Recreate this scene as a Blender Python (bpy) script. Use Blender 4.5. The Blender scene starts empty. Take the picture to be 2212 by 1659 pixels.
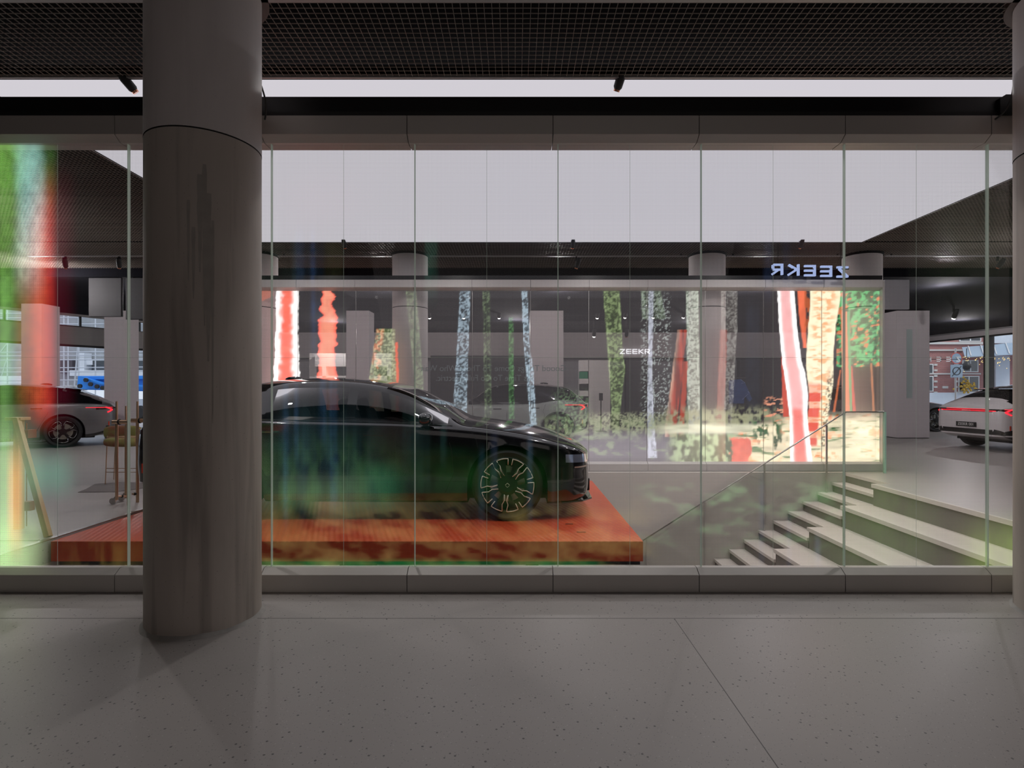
import bpy, math, random
import numpy as np
from math import sin, cos, pi, radians, sqrt, atan2

random.seed(7)
rng = np.random.default_rng(11)
scene = bpy.context.scene
COL = scene.collection

# ------------------------------------------------------------------ camera frame constants
EYE = 1.39            # eye height above the showroom floor
F = 1200.0            # focal length in pixels of the 2212 px wide frame
CX, CY = 1113.0, 842.0


def at(px, py, Y):
    """point at depth Y that the photograph shows at px, py"""
    return ((px - CX) * Y / F, Y, EYE - (py - CY) * Y / F)


# ------------------------------------------------------------------ materials
def new_mat(name):
    m = bpy.data.materials.new(name)
    m.use_nodes = True
    nt = m.node_tree
    nt.nodes.clear()
    return m, nt, nt.nodes, nt.links


def pbr(name, col, rough=0.5, metal=0.0, spec=0.5, var=0.0, vscale=6.0, bump=0.0, bscale=40.0, coat=0.0, emis=None, estr=0.0, stretch=None):
    m, nt, N, L = new_mat(name)
    out = N.new('ShaderNodeOutputMaterial')
    b = N.new('ShaderNodeBsdfPrincipled')
    L.new(b.outputs[0], out.inputs[0])
    b.inputs['Base Color'].default_value = (*col, 1)
    b.inputs['Roughness'].default_value = rough
    b.inputs['Metallic'].default_value = metal
    b.inputs['Specular IOR Level'].default_value = spec
    if coat:
        b.inputs['Coat Weight'].default_value = coat
        b.inputs['Coat Roughness'].default_value = 0.03
    if emis:
        b.inputs['Emission Color'].default_value = (*emis, 1)
        b.inputs['Emission Strength'].default_value = estr
    if var or bump:
        tc = N.new('ShaderNodeTexCoord')
        mp = N.new('ShaderNodeMapping')
        if stretch:
            mp.inputs['Scale'].default_value = stretch
        L.new(tc.outputs['Object'], mp.inputs[0])
    if var:
        nz = N.new('ShaderNodeTexNoise')
        nz.inputs['Scale'].default_value = vscale
        nz.inputs['Detail'].default_value = 6
        L.new(mp.outputs[0], nz.inputs['Vector'])
        mx = N.new('ShaderNodeMix')
        mx.data_type = 'RGBA'
        L.new(nz.outputs['Fac'], mx.inputs[0])
        mx.inputs[6].default_value = (*[c * (1 - var) for c in col], 1)
        mx.inputs[7].default_value = (*[min(1, c * (1 + var)) for c in col], 1)
        L.new(mx.outputs[2], b.inputs['Base Color'])
    if bump:
        n2 = N.new('ShaderNodeTexNoise')
        n2.inputs['Scale'].default_value = bscale
        L.new(mp.outputs[0], n2.inputs['Vector'])
        bp = N.new('ShaderNodeBump')
        bp.inputs['Strength'].default_value = bump
        bp.inputs['Distance'].default_value = 0.01
        L.new(n2.outputs['Fac'], bp.inputs['Height'])
        L.new(bp.outputs[0], b.inputs['Normal'])
    return m


def emit(name, col, strength):
    m, nt, N, L = new_mat(name)
    out = N.new('ShaderNodeOutputMaterial')
    e = N.new('ShaderNodeEmission')
    e.inputs[0].default_value = (*col, 1)
    e.inputs[1].default_value = strength
    L.new(e.outputs[0], out.inputs[0])
    return m


def glassy(name, tint=(0.9, 0.95, 0.93), refl=0.6, rough=0.0):
    """thin glass: tinted transparency with a fresnel reflection"""
    m, nt, N, L = new_mat(name)
    out = N.new('ShaderNodeOutputMaterial')
    tr = N.new('ShaderNodeBsdfTransparent')
    tr.inputs[0].default_value = (*tint, 1)
    gl = N.new('ShaderNodeBsdfGlossy')
    gl.inputs['Roughness'].default_value = rough
    gl.inputs[0].default_value = (1, 1, 1, 1)
    fr = N.new('ShaderNodeFresnel')
    fr.inputs[0].default_value = 1.45
    mu = N.new('ShaderNodeMath'); mu.operation = 'MULTIPLY'
    mu.inputs[1].default_value = refl
    L.new(fr.outputs[0], mu.inputs[0])
    mix = N.new('ShaderNodeMixShader')
    L.new(mu.outputs[0], mix.inputs[0])
    L.new(tr.outputs[0], mix.inputs[1])
    L.new(gl.outputs[0], mix.inputs[2])
    L.new(mix.outputs[0], out.inputs[0])
    return m


def led_mat(name, tint, dots, refl=0.5):
    """LED film: what the pixels show comes from the 'content' colour attribute"""
    m, nt, N, L = new_mat(name)
    out = N.new('ShaderNodeOutputMaterial')
    at_ = N.new('ShaderNodeAttribute'); at_.attribute_name = 'content'
    tr = N.new('ShaderNodeBsdfTransparent')
    em = N.new('ShaderNodeEmission')
    gl = N.new('ShaderNodeBsdfGlossy'); gl.inputs['Roughness'].default_value = 0.0
    fr = N.new('ShaderNodeFresnel'); fr.inputs[0].default_value = 1.45
    mu = N.new('ShaderNodeMath'); mu.operation = 'MULTIPLY'; mu.inputs[1].default_value = refl
    L.new(fr.outputs[0], mu.inputs[0])
    L.new(at_.outputs['Color'], em.inputs[0])
    if dots:
        geo = N.new('ShaderNodeNewGeometry')
        sp = N.new('ShaderNodeSeparateXYZ')
        L.new(geo.outputs['Position'], sp.inputs[0])
        ax = []
        for k in (0, 2):
            a = N.new('ShaderNodeMath'); a.operation = 'MULTIPLY'; a.inputs[1].default_value = dots
            L.new(sp.outputs[k], a.inputs[0])
            b = N.new('ShaderNodeMath'); b.operation = 'FRACT'
            L.new(a.outputs[0], b.inputs[0])
            c = N.new('ShaderNodeMath'); c.operation = 'SUBTRACT'; c.inputs[1].default_value = 0.5
            L.new(b.outputs[0], c.inputs[0])
            d = N.new('ShaderNodeMath'); d.operation = 'ABSOLUTE'
            L.new(c.outputs[0], d.inputs[0])
            ax.append(d)
        mxx = N.new('ShaderNodeMath'); mxx.operation = 'MAXIMUM'
        L.new(ax[0].outputs[0], mxx.inputs[0]); L.new(ax[1].outputs[0], mxx.inputs[1])
        lt = N.new('ShaderNodeMath'); lt.operation = 'LESS_THAN'; lt.inputs[1].default_value = 0.27
        L.new(mxx.outputs[0], lt.inputs[0])
        cm = N.new('ShaderNodeMix'); cm.data_type = 'RGBA'
        L.new(lt.outputs[0], cm.inputs[0])
        cm.inputs[6].default_value = (*tint, 1)
        cm.inputs[7].default_value = (*[t * 0.62 for t in tint], 1)
        L.new(cm.outputs[2], tr.inputs[0])
        es = N.new('ShaderNodeMath'); es.operation = 'MULTIPLY_ADD'
        L.new(lt.outputs[0], es.inputs[0]); es.inputs[1].default_value = 2.1; es.inputs[2].default_value = 0.4
        L.new(es.outputs[0], em.inputs[1])
    else:
        tr.inputs[0].default_value = (*tint, 1)
        em.inputs[1].default_value = 1.0
    mix = N.new('ShaderNodeMixShader')
    L.new(mu.outputs[0], mix.inputs[0]); L.new(tr.outputs[0], mix.inputs[1]); L.new(gl.outputs[0], mix.inputs[2])
    add = N.new('ShaderNodeAddShader')
    L.new(mix.outputs[0], add.inputs[0]); L.new(em.outputs[0], add.inputs[1])
    L.new(add.outputs[0], out.inputs[0])
    return m


def terrazzo_mat():
    m, nt, N, L = new_mat('terrazzo')
    out = N.new('ShaderNodeOutputMaterial')
    b = N.new('ShaderNodeBsdfPrincipled')
    L.new(b.outputs[0], out.inputs[0])
    tc = N.new('ShaderNodeTexCoord')
    nz = N.new('ShaderNodeTexNoise'); nz.inputs['Scale'].default_value = 0.8; nz.inputs['Detail'].default_value = 5
    L.new(tc.outputs['Object'], nz.inputs['Vector'])
    base = N.new('ShaderNodeMix'); base.data_type = 'RGBA'
    L.new(nz.outputs['Fac'], base.inputs[0])
    base.inputs[6].default_value = (0.44, 0.405, 0.385, 1)
    base.inputs[7].default_value = (0.49, 0.455, 0.435, 1)
    cur = base.outputs[2]
    for sc, th, rnd, colr, mixv in ((34, 0.17, 0.62, (0.09, 0.085, 0.085), 0.8), (95, 0.2, 0.62, (0.2, 0.19, 0.19), 0.7), (70, 0.2, 0.8, (0.66, 0.64, 0.62), 0.5)):
        v = N.new('ShaderNodeTexVoronoi'); v.inputs['Scale'].default_value = sc
        mp = N.new('ShaderNodeMapping'); mp.inputs['Location'].default_value = (sc, sc * .3, 0)
        mp.inputs['Rotation'].default_value = (0, 0, 0.5)
        L.new(tc.outputs['Object'], mp.inputs[0]); L.new(mp.outputs[0], v.inputs['Vector'])
        lt = N.new('ShaderNodeMath'); lt.operation = 'LESS_THAN'; lt.inputs[1].default_value = th
        L.new(v.outputs['Distance'], lt.inputs[0])
        sx = N.new('ShaderNodeSeparateColor'); L.new(v.outputs['Color'], sx.inputs[0])
        gt = N.new('ShaderNodeMath'); gt.operation = 'GREATER_THAN'; gt.inputs[1].default_value = rnd
        L.new(sx.outputs[0], gt.inputs[0])
        mm = N.new('ShaderNodeMath'); mm.operation = 'MULTIPLY'
        L.new(lt.outputs[0], mm.inputs[0]); L.new(gt.outputs[0], mm.inputs[1])
        m3 = N.new('ShaderNodeMath'); m3.operation = 'MULTIPLY'; m3.inputs[1].default_value = mixv
        L.new(mm.outputs[0], m3.inputs[0])
        mx = N.new('ShaderNodeMix'); mx.data_type = 'RGBA'
        L.new(m3.outputs[0], mx.inputs[0]); L.new(cur, mx.inputs[6])
        mx.inputs[7].default_value = (*colr, 1)
        cur = mx.outputs[2]
    L.new(cur, b.inputs['Base Color'])
    b.inputs['Roughness'].default_value = 0.40
    b.inputs['Specular IOR Level'].default_value = 0.32
    return m


def concrete_mat(name, dark, light, streak):
    """board-cast concrete: cloudy tone, vertical drips and pits"""
    m, nt, N, L = new_mat(name)
    out = N.new('ShaderNodeOutputMaterial')
    b = N.new('ShaderNodeBsdfPrincipled'); L.new(b.outputs[0], out.inputs[0])
    b.inputs['Roughness'].default_value = 0.62
    tc = N.new('ShaderNodeTexCoord')
    def noise(scale3, detail, sc=1.0):
        mp = N.new('ShaderNodeMapping'); mp.inputs['Scale'].default_value = scale3
        L.new(tc.outputs['Object'], mp.inputs[0])
        n = N.new('ShaderNodeTexNoise'); n.inputs['Scale'].default_value = sc; n.inputs['Detail'].default_value = detail
        L.new(mp.outputs[0], n.inputs['Vector'])
        n.inputs['Distortion'].default_value = .4
        return n
    n1 = noise((2.2, 2.2, 0.7), 7)
    mx = N.new('ShaderNodeMix'); mx.data_type = 'RGBA'
    rp = N.new('ShaderNodeMapRange'); rp.inputs[1].default_value = .3; rp.inputs[2].default_value = .7
    L.new(n1.outputs['Fac'], rp.inputs[0]); L.new(rp.outputs[0], mx.inputs[0])
    mx.inputs[6].default_value = (*dark, 1); mx.inputs[7].default_value = (*light, 1)
    cur = mx.outputs[2]
    n2 = noise((9, 9, 0.55), 7)
    r2 = N.new('ShaderNodeMapRange'); r2.inputs[1].default_value = .52; r2.inputs[2].default_value = .68; r2.inputs[4].default_value = streak
    L.new(n2.outputs['Fac'], r2.inputs[0])
    m2 = N.new('ShaderNodeMix'); m2.data_type = 'RGBA'
    L.new(r2.outputs[0], m2.inputs[0]); L.new(cur, m2.inputs[6]); m2.inputs[7].default_value = (*[c * .38 for c in dark], 1)
    v = N.new('ShaderNodeTexVoronoi'); v.inputs['Scale'].default_value = 26
    L.new(tc.outputs['Object'], v.inputs['Vector'])
    lt = N.new('ShaderNodeMath'); lt.operation = 'LESS_THAN'; lt.inputs[1].default_value = 0.07
    L.new(v.outputs['Distance'], lt.inputs[0])
    ml = N.new('ShaderNodeMath'); ml.operation = 'MULTIPLY'; ml.inputs[1].default_value = streak
    L.new(lt.outputs[0], ml.inputs[0])
    m3 = N.new('ShaderNodeMix'); m3.data_type = 'RGBA'
    L.new(ml.outputs[0], m3.inputs[0]); L.new(m2.outputs[2], m3.inputs[6]); m3.inputs[7].default_value = (*[c * .3 for c in dark], 1)
    L.new(m3.outputs[2], b.inputs['Base Color'])
    bp = N.new('ShaderNodeBump'); bp.inputs['Strength'].default_value = .25; bp.inputs['Distance'].default_value = .01
    L.new(n2.outputs['Fac'], bp.inputs['Height']); L.new(bp.outputs[0], b.inputs['Normal'])
    return m


def tread_mat():
    """orange tread plate with slanted ribs"""
    m, nt, N, L = new_mat('orange_plate')
    out = N.new('ShaderNodeOutputMaterial')
    b = N.new('ShaderNodeBsdfPrincipled'); L.new(b.outputs[0], out.inputs[0])
    b.inputs['Roughness'].default_value = 0.33
    tc = N.new('ShaderNodeTexCoord')
    mp = N.new('ShaderNodeMapping'); mp.inputs['Rotation'].default_value = (0, 0, radians(-18))
    L.new(tc.outputs['Object'], mp.inputs[0])
    w = N.new('ShaderNodeTexWave'); w.inputs['Scale'].default_value = 6.0; w.inputs['Distortion'].default_value = 0.0
    L.new(mp.outputs[0], w.inputs['Vector'])
    w2 = N.new('ShaderNodeTexWave'); w2.bands_direction = 'Y'; w2.inputs['Scale'].default_value = 11.0
    L.new(mp.outputs[0], w2.inputs['Vector'])
    mu = N.new('ShaderNodeMath'); mu.operation = 'MULTIPLY'
    L.new(w.outputs['Fac'], mu.inputs[0]); L.new(w2.outputs['Fac'], mu.inputs[1])
    mx = N.new('ShaderNodeMix'); mx.data_type = 'RGBA'
    L.new(mu.outputs[0], mx.inputs[0])
    mx.inputs[6].default_value = (0.64, 0.085, 0.026, 1); mx.inputs[7].default_value = (0.80, 0.14, 0.05, 1)
    L.new(mx.outputs[2], b.inputs['Base Color'])
    bp = N.new('ShaderNodeBump'); bp.inputs['Strength'].default_value = .6; bp.inputs['Distance'].default_value = .006
    L.new(mu.outputs[0], bp.inputs['Height']); L.new(bp.outputs[0], b.inputs['Normal'])
    return m


def brick_mat():
    m, nt, N, L = new_mat('street_brick')
    out = N.new('ShaderNodeOutputMaterial')
    b = N.new('ShaderNodeBsdfPrincipled'); L.new(b.outputs[0], out.inputs[0])
    b.inputs['Roughness'].default_value = 0.8
    tc = N.new('ShaderNodeTexCoord')
    mp = N.new('ShaderNodeMapping'); mp.inputs['Rotation'].default_value = (radians(90), 0, 0)
    L.new(tc.outputs['Object'], mp.inputs[0])
    br = N.new('ShaderNodeTexBrick'); br.inputs['Scale'].default_value = 4.2
    br.inputs['Color1'].default_value = (0.42, 0.17, 0.15, 1); br.inputs['Color2'].default_value = (0.34, 0.14, 0.13, 1)
    br.inputs['Mortar'].default_value = (0.5, 0.42, 0.4, 1); br.inputs['Mortar Size'].default_value = 0.012
    L.new(mp.outputs[0], br.inputs['Vector']); L.new(br.outputs[0], b.inputs['Base Color'])
    return m


def seam_mat():
    """edge-lit glass joint: half clear, half softly glowing"""
    m, nt, N, L = new_mat('edge_lit_joint')
    out = N.new('ShaderNodeOutputMaterial')
    tr = N.new('ShaderNodeBsdfTransparent'); tr.inputs[0].default_value = (.55, .60, .56, 1)
    em = N.new('ShaderNodeEmission'); em.inputs[0].default_value = (.80, .95, .78, 1); em.inputs[1].default_value = .06
    df = N.new('ShaderNodeBsdfDiffuse'); df.inputs[0].default_value = (.7, .72, .7, 1)
    mx = N.new('ShaderNodeMixShader'); mx.inputs[0].default_value = .4
    L.new(tr.outputs[0], mx.inputs[1]); L.new(df.outputs[0], mx.inputs[2])
    ad = N.new('ShaderNodeAddShader'); L.new(mx.outputs[0], ad.inputs[0]); L.new(em.outputs[0], ad.inputs[1])
    L.new(ad.outputs[0], out.inputs[0])
    return m


M = {}
M['terrazzo'] = terrazzo_mat()
M['concrete'] = concrete_mat('column_concrete', (0.44, 0.385, 0.34), (0.62, 0.555, 0.50), 0.42)
M['plaster'] = concrete_mat('column_plaster', (0.66, 0.60, 0.59), (0.76, 0.71, 0.70), 0.12)
M['skirt'] = pbr('column_foot_grout', (0.42, 0.40, 0.38), .8, var=.2, vscale=30)
M['pillar'] = pbr('pillar_paint', (0.72, 0.66, 0.68), .6, var=.04)
M['cladding'] = pbr('satin_cladding', (0.56, 0.53, 0.50), .45, .2, var=.04, vscale=2)
M['cladding_rear'] = pbr('rear_cladding', (0.66, 0.62, 0.60), .5, .1, var=.04, vscale=2)
M['joint'] = pbr('joint_black', (0.01, 0.01, 0.01), .8)
M['black_beam'] = pbr('black_beam_paint', (0.006, 0.006, 0.008), .35, var=.2)
M['black'] = pbr('matt_black', (0.012, 0.012, 0.013), .6)
M['void_black'] = pbr('ceiling_void_paint', (0.0025, 0.0025, 0.0025), .95, spec=.1)
M['grid'] = pbr('grid_metal', (0.36, 0.31, 0.27), .5, .2)
M['soffit'] = pbr('dark_soffit_paint', (0.014, 0.014, 0.018), .95, spec=.05)
M['trim_light'] = pbr('ceiling_trim', (0.45, 0.44, 0.44), .4, .3)
M['lumi'] = emit('stretch_light_ceiling', (0.97, 0.93, 1.0), 0.66)
M['led_near'] = led_mat('led_film_front', (0.93, 0.93, 0.94), 120.0, .35)
M['led_rear'] = led_mat('led_film_rear', (0.84, 0.82, 0.82), 0, .6)
M['pane_back'] = glassy('clear_pane', (0.985, 0.99, 0.985), .25)
M['glass_rail'] = glassy('balustrade_glass', (0.975, 0.985, 0.98), .3)
M['glass_edge'] = pbr('glass_edge_green', (0.45, 0.72, 0.58), .2)
M['seam'] = seam_mat()
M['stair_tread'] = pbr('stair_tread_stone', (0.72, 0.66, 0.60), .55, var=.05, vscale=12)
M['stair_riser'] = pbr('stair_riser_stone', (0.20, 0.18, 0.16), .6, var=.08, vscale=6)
M['void_wall'] = pbr('void_wall_paint', (0.72, 0.66, 0.61), .7, var=.03, vscale=2)
M['wall_taupe'] = pbr('taupe_wall_paint', (0.40, 0.36, 0.36), .75, var=.05)
M['wall_dark'] = pbr('dark_wall_paint', (0.05, 0.047, 0.05), .6, var=.08)
M['wall_grey'] = pbr('grey_wall_paint', (0.33, 0.32, 0.33), .7, var=.05)
M['plate'] = tread_mat()
M['plate_side'] = pbr('orange_plinth_side', (0.70, 0.085, 0.022), .4, var=.06, vscale=3)
M['steel'] = pbr('brushed_steel', (0.55, 0.53, 0.51), .32, .9, var=.05)
M['brass'] = pbr('warm_brushed_metal', (0.66, 0.46, 0.32), .3, .85, var=.08)
M['wood'] = pbr('pine_wood', (0.62, 0.42, 0.24), .55, var=.18, vscale=5, stretch=(8, 8, 1))
M['red_block'] = pbr('red_brown_block', (0.30, 0.06, 0.04), .5)
M['rubber'] = pbr('tyre_rubber', (0.017, 0.017, 0.018), .7, var=.2, vscale=20)
M['paint_black'] = pbr('gloss_black_paint', (0.006, 0.006, 0.008), .12, 0, .6, coat=1.0)
M['paint_silver'] = pbr('grey_silver_paint', (0.17, 0.165, 0.175), .28, .45, coat=1.0)
M['paint_white'] = pbr('white_paint', (0.84, 0.79, 0.81), .22, 0, coat=1.0)
M['paint_sage'] = pbr('pale_grey_green_paint', (0.36, 0.40, 0.39), .25, .1, coat=1.0)
M['paint_grey'] = pbr('dark_grey_paint', (0.20, 0.20, 0.22), .25, .5, coat=1.0)
M['gloss_trim'] = pbr('piano_black_trim', (0.006, 0.006, 0.007), .06, 0, .6, coat=1.0)
M['car_glass'] = glassy('car_window_glass', (0.20, 0.20, 0.21), 1.0)
M['dark_glass'] = pbr('tinted_glass', (0.01, 0.01, 0.012), .04, 0, .7, coat=1.0)
M['lamp_glass'] = pbr('headlamp_glass', (0.45, 0.52, 0.68), .12, .7, coat=1.0)
M['lamp_amber'] = pbr('headlamp_bezel', (0.75, 0.6, 0.5), .15, .6, coat=1.0)
M['tail_red'] = emit('tail_lamp_lit', (1.0, 0.03, 0.05), 1.6)
M['tail_dark'] = pbr('tail_lamp_band', (0.03, 0.004, 0.005), .1, coat=1.0)
M['reflector'] = pbr('red_reflector', (0.6, 0.06, 0.03), .2)
M['rim_dark'] = pbr('rim_dark', (0.02, 0.02, 0.02), .3, .5)
M['rim_inlay'] = pbr('rim_inlay_champagne', (0.90, 0.93, 0.76), .5, 0)
M['rim_silver'] = pbr('rim_inlay_silver', (0.72, 0.72, 0.74), .2, .85)
M['disc'] = pbr('brake_disc', (0.4, 0.38, 0.33), .35, .8)
M['caliper'] = pbr('caliper_green', (0.35, 0.62, 0.36), .4)
M['seat'] = pbr('car_seat_leather', (0.10, 0.095, 0.10), .55, var=.1)
M['white_print'] = pbr('white_print', (0.85, 0.85, 0.85), .6)
M['sign_blue'] = emit('sign_face_blue_white', (0.50, 0.62, 1.0), 0.85)
M['sign_white'] = emit('sign_face_white', (0.95, 0.95, 1.0), 1.3)
M['lettering'] = pbr('reflected_letter_grey', (0.26, 0.33, 0.33), .6)
M['spot_lit'] = emit('spot_lens_lit', (1.0, 0.97, 0.93), 9.0)
M['copper'] = pbr('copper_lens_rim', (0.7, 0.30, 0.18), .25, .8)
M['cable'] = pbr('cable_grey', (0.06, 0.06, 0.06), .5)
M['white_panel'] = pbr('white_laminate', (0.80, 0.76, 0.74), .5, var=.02)
M['hang_grey'] = pbr('hanging_panel_grey', (0.06, 0.058, 0.062), .7, var=.04)
M['hang_light'] = pbr('hanging_panel_light', (0.62, 0.62, 0.68), .7, var=.04)
M['cushion'] = None
M['patch_grey'] = pbr('floor_patch_grey', (0.22, 0.20, 0.195), .9, var=.15, vscale=40)
M['scaffold'] = pbr('galvanised_tube', (0.62, 0.65, 0.70), .45, .5)
M['blue'] = pbr('lift_blue_paint', (0.02, 0.22, 0.72), .45, var=.05)
M['ext_white'] = pbr('site_white_wall', (0.72, 0.76, 0.82), .8, var=.08)
M['ext_dark'] = pbr('site_dark_opening', (0.07, 0.08, 0.09), .8)
M['ext_grey'] = pbr('site_grey', (0.34, 0.36, 0.38), .85, var=.3, vscale=3)
M['brick'] = brick_mat()
M['stone'] = pbr('pale_stone', (0.66, 0.64, 0.60), .7, var=.06)
M['win_frame'] = pbr('white_window_frame', (0.78, 0.78, 0.76), .5)
M['awning'] = pbr('blue_grey_awning', (0.36, 0.46, 0.56), .6, var=.08)
M['leaf'] = pbr('foliage', (0.10, 0.20, 0.07), .8, var=.5, vscale=14)
M['fairy'] = emit('warm_lights', (1.0, 0.72, 0.25), 1.8)
M['asphalt'] = pbr('street_asphalt', (0.26, 0.29, 0.34), .85, var=.15)
M['sign_sheet'] = pbr('sign_back_sheet', (0.28, 0.36, 0.44), .5, .3)
M['jacket'] = pbr('blue_jacket_cloth', (0.06, 0.11, 0.30), .7, var=.2)
M['piping'] = pbr('pale_blue_piping', (0.4, 0.5, 0.85), .6)
M['kiosk'] = pbr('kiosk_black', (0.02, 0.02, 0.02), .4)
M['book_green'] = pbr('green_display_box', (0.05, 0.30, 0.16), .5)


def cushion_mat():
    m, nt, N, L = new_mat('cushion_fabric')
    out = N.new('ShaderNodeOutputMaterial')
    b = N.new('ShaderNodeBsdfPrincipled'); L.new(b.outputs[0], out.inputs[0])
    b.inputs['Roughness'].default_value = .9
    tc = N.new('ShaderNodeTexCoord')
    w = N.new('ShaderNodeTexNoise'); w.inputs['Scale'].default_value = 7; w.inputs['Detail'].default_value = 3
    L.new(tc.outputs['Object'], w.inputs['Vector'])
    cr = N.new('ShaderNodeValToRGB')
    cr.color_ramp.elements[0].position = .38; cr.color_ramp.elements[0].color = (.33, .14, .08, 1)
    cr.color_ramp.elements[1].position = .62; cr.color_ramp.elements[1].color = (.30, .29, .10, 1)
    L.new(w.outputs['Fac'], cr.inputs[0]); L.new(cr.outputs[0], b.inputs['Base Color'])
    return m


M['cushion'] = cushion_mat()


# ------------------------------------------------------------------ mesh builder
class MB:
    def __init__(self):
        self.v = []; self.f = []; self.mi = []

    def add(self, verts, faces, mi=0):
        o = len(self.v)
        self.v.extend([tuple(map(float, p)) for p in verts])
        self.f.extend([tuple(o + i for i in fc) for fc in faces])
        self.mi.extend([mi] * len(faces))
        return self

    def box(self, x0, x1, y0, y1, z0, z1, mi=0):
        vs = [(x0, y0, z0), (x1, y0, z0), (x1, y1, z0), (x0, y1, z0), (x0, y0, z1), (x1, y0, z1), (x1, y1, z1), (x0, y1, z1)]
        return self.add(vs, [(0, 3, 2, 1), (4, 5, 6, 7), (0, 1, 5, 4), (1, 2, 6, 5), (2, 3, 7, 6), (3, 0, 4, 7)], mi)

    def prism(self, poly, y0, y1, axis='y', mi=0):
        """extrude a polygon given in the two other axes"""
        n = len(poly)
        def P(a, b, c):
            return {'y': (a, c, b), 'x': (c, a, b), 'z': (a, b, c)}[axis]
        vs = [P(a, b, y0) for a, b in poly] + [P(a, b, y1) for a, b in poly]
        fs = [tuple(range(n)), tuple(range(2 * n - 1, n - 1, -1))]
        fs += [(i, i + n, (i + 1) % n + n, (i + 1) % n) for i in range(n)]
        return self.add(vs, fs, mi)

    def tube(self, pts, r, seg=10, close=False, mi=0):
        pts = [np.array(p, float) for p in pts]
        n = len(pts)
        rr = r if hasattr(r, '__len__') else [r] * n
        vs, fs = [], []
        for i, p in enumerate(pts):
            if close:
                d = pts[(i + 1) % n] - pts[i - 1]
            else:
                d = pts[min(i + 1, n - 1)] - pts[max(i - 1, 0)]
            d = d / (np.linalg.norm(d) + 1e-9)
            up = np.array((0, 0, 1.0)) if abs(d[2]) < .9 else np.array((1.0, 0, 0))
            a = np.cross(d, up); a /= np.linalg.norm(a)
            b = np.cross(d, a)
            for k in range(seg):
                t = 2 * pi * k / seg
                vs.append(p + rr[i] * (cos(t) * a + sin(t) * b))
        m = n if close else n - 1
        for i in range(m):
            for k in range(seg):
                a0 = i * seg + k; a1 = i * seg + (k + 1) % seg
                b0 = ((i + 1) % n) * seg + k; b1 = ((i + 1) % n) * seg + (k + 1) % seg
                fs.append((a0, a1, b1, b0))
        if not close:
            fs.append(tuple(range(seg - 1, -1, -1)))
            fs.append(tuple((n - 1) * seg + k for k in range(seg)))
        return self.add(vs, fs, mi)

    def lathe(self, prof, seg=32, c=(0, 0, 0), axis='z', cap=True, mi=0):
        """prof: list of (radius, height)"""
        vs, fs = [], []
        for r, h in prof:
            for k in range(seg):
                t = 2 * pi * k / seg
                x, y = r * cos(t), r * sin(t)
                p = {'z': (x, y, h), 'y': (x, h, y), 'x': (h, x, y)}[axis]
                vs.append((p[0] + c[0], p[1] + c[1], p[2] + c[2]))
        for i in range(len(prof) - 1):
            for k in range(seg):
                fs.append((i * seg + k, i * seg + (k + 1) % seg, (i + 1) * seg + (k + 1) % seg, (i + 1) * seg + k))
        if cap:
            fs.append(tuple(range(seg - 1, -1, -1)))
            fs.append(tuple((len(prof) - 1) * seg + k for k in range(seg)))
        return self.add(vs, fs, mi)

    def ellipsoid(self, c, r, nu=20, nv=12, p=1.0, mi=0):
        vs, fs = [], []
        def sg(t):
            return math.copysign(abs(t) ** p, t)
        for j in range(nv + 1):
            ph = -pi / 2 + pi * j / nv
            for i in range(nu):
                th = 2 * pi * i / nu
                vs.append((c[0] + r[0] * sg(cos(ph)) * sg(cos(th)), c[1] + r[1] * sg(cos(ph)) * sg(sin(th)), c[2] + r[2] * sg(sin(ph))))
        for j in range(nv):
            for i in range(nu):
                fs.append((j * nu + i, j * nu + (i + 1) % nu, (j + 1) * nu + (i + 1) % nu, (j + 1) * nu + i))
        return self.add(vs, fs, mi)

    def build(self, name, mats, parent=None, smooth=False, loc=None, bevel=0):
        me = bpy.data.meshes.new(name)
        me.from_pydata(self.v, [], self.f)
        mats = mats if isinstance(mats, (list, tuple)) else [mats]
        for m in mats:
            me.materials.append(M[m] if isinstance(m, str) else m)
        if len(mats) > 1:
            me.polygons.foreach_set('material_index', self.mi)
        if smooth:
            me.polygons.foreach_set('use_smooth', [True] * len(me.polygons))
        me.update()
        if smooth and smooth is not True:
            try:
                me.set_sharp_from_angle(angle=radians(smooth))
            except Exception:
                pass
        o = bpy.data.objects.new(name, me)
        COL.objects.link(o)
        if parent is not None:
            o.parent = parent
        if loc is not None:
            o.location = loc
        if bevel:
            md = o.modifiers.new('edge', 'BEVEL'); md.width = bevel; md.segments = 2; md.limit_method = 'ANGLE'
        return o


def tag(o, label=None, cat=None, group=None, kind=None):
    if label: o['label'] = label
    if cat: o['category'] = cat
    if group: o['group'] = group
    if kind: o['kind'] = kind
    return o


def thing(name, label, cat, loc=(0, 0, 0), rz=0.0, group=None):
    o = bpy.data.objects.new(name, None)
    COL.objects.link(o)
    o.location = loc; o.rotation_euler = (0, 0, rz)
    o.empty_display_size = .2
    return tag(o, label, cat, group)


def struct(name, mb, mats, **k):
    return tag(mb.build(name, mats, **k), kind='structure')


def copy_tree(o, parent=None):
    kids = list(o.children)
    c = o.copy(); COL.objects.link(c); c.parent = parent
    for ch in kids:
        copy_tree(ch, c)
    return c


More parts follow.
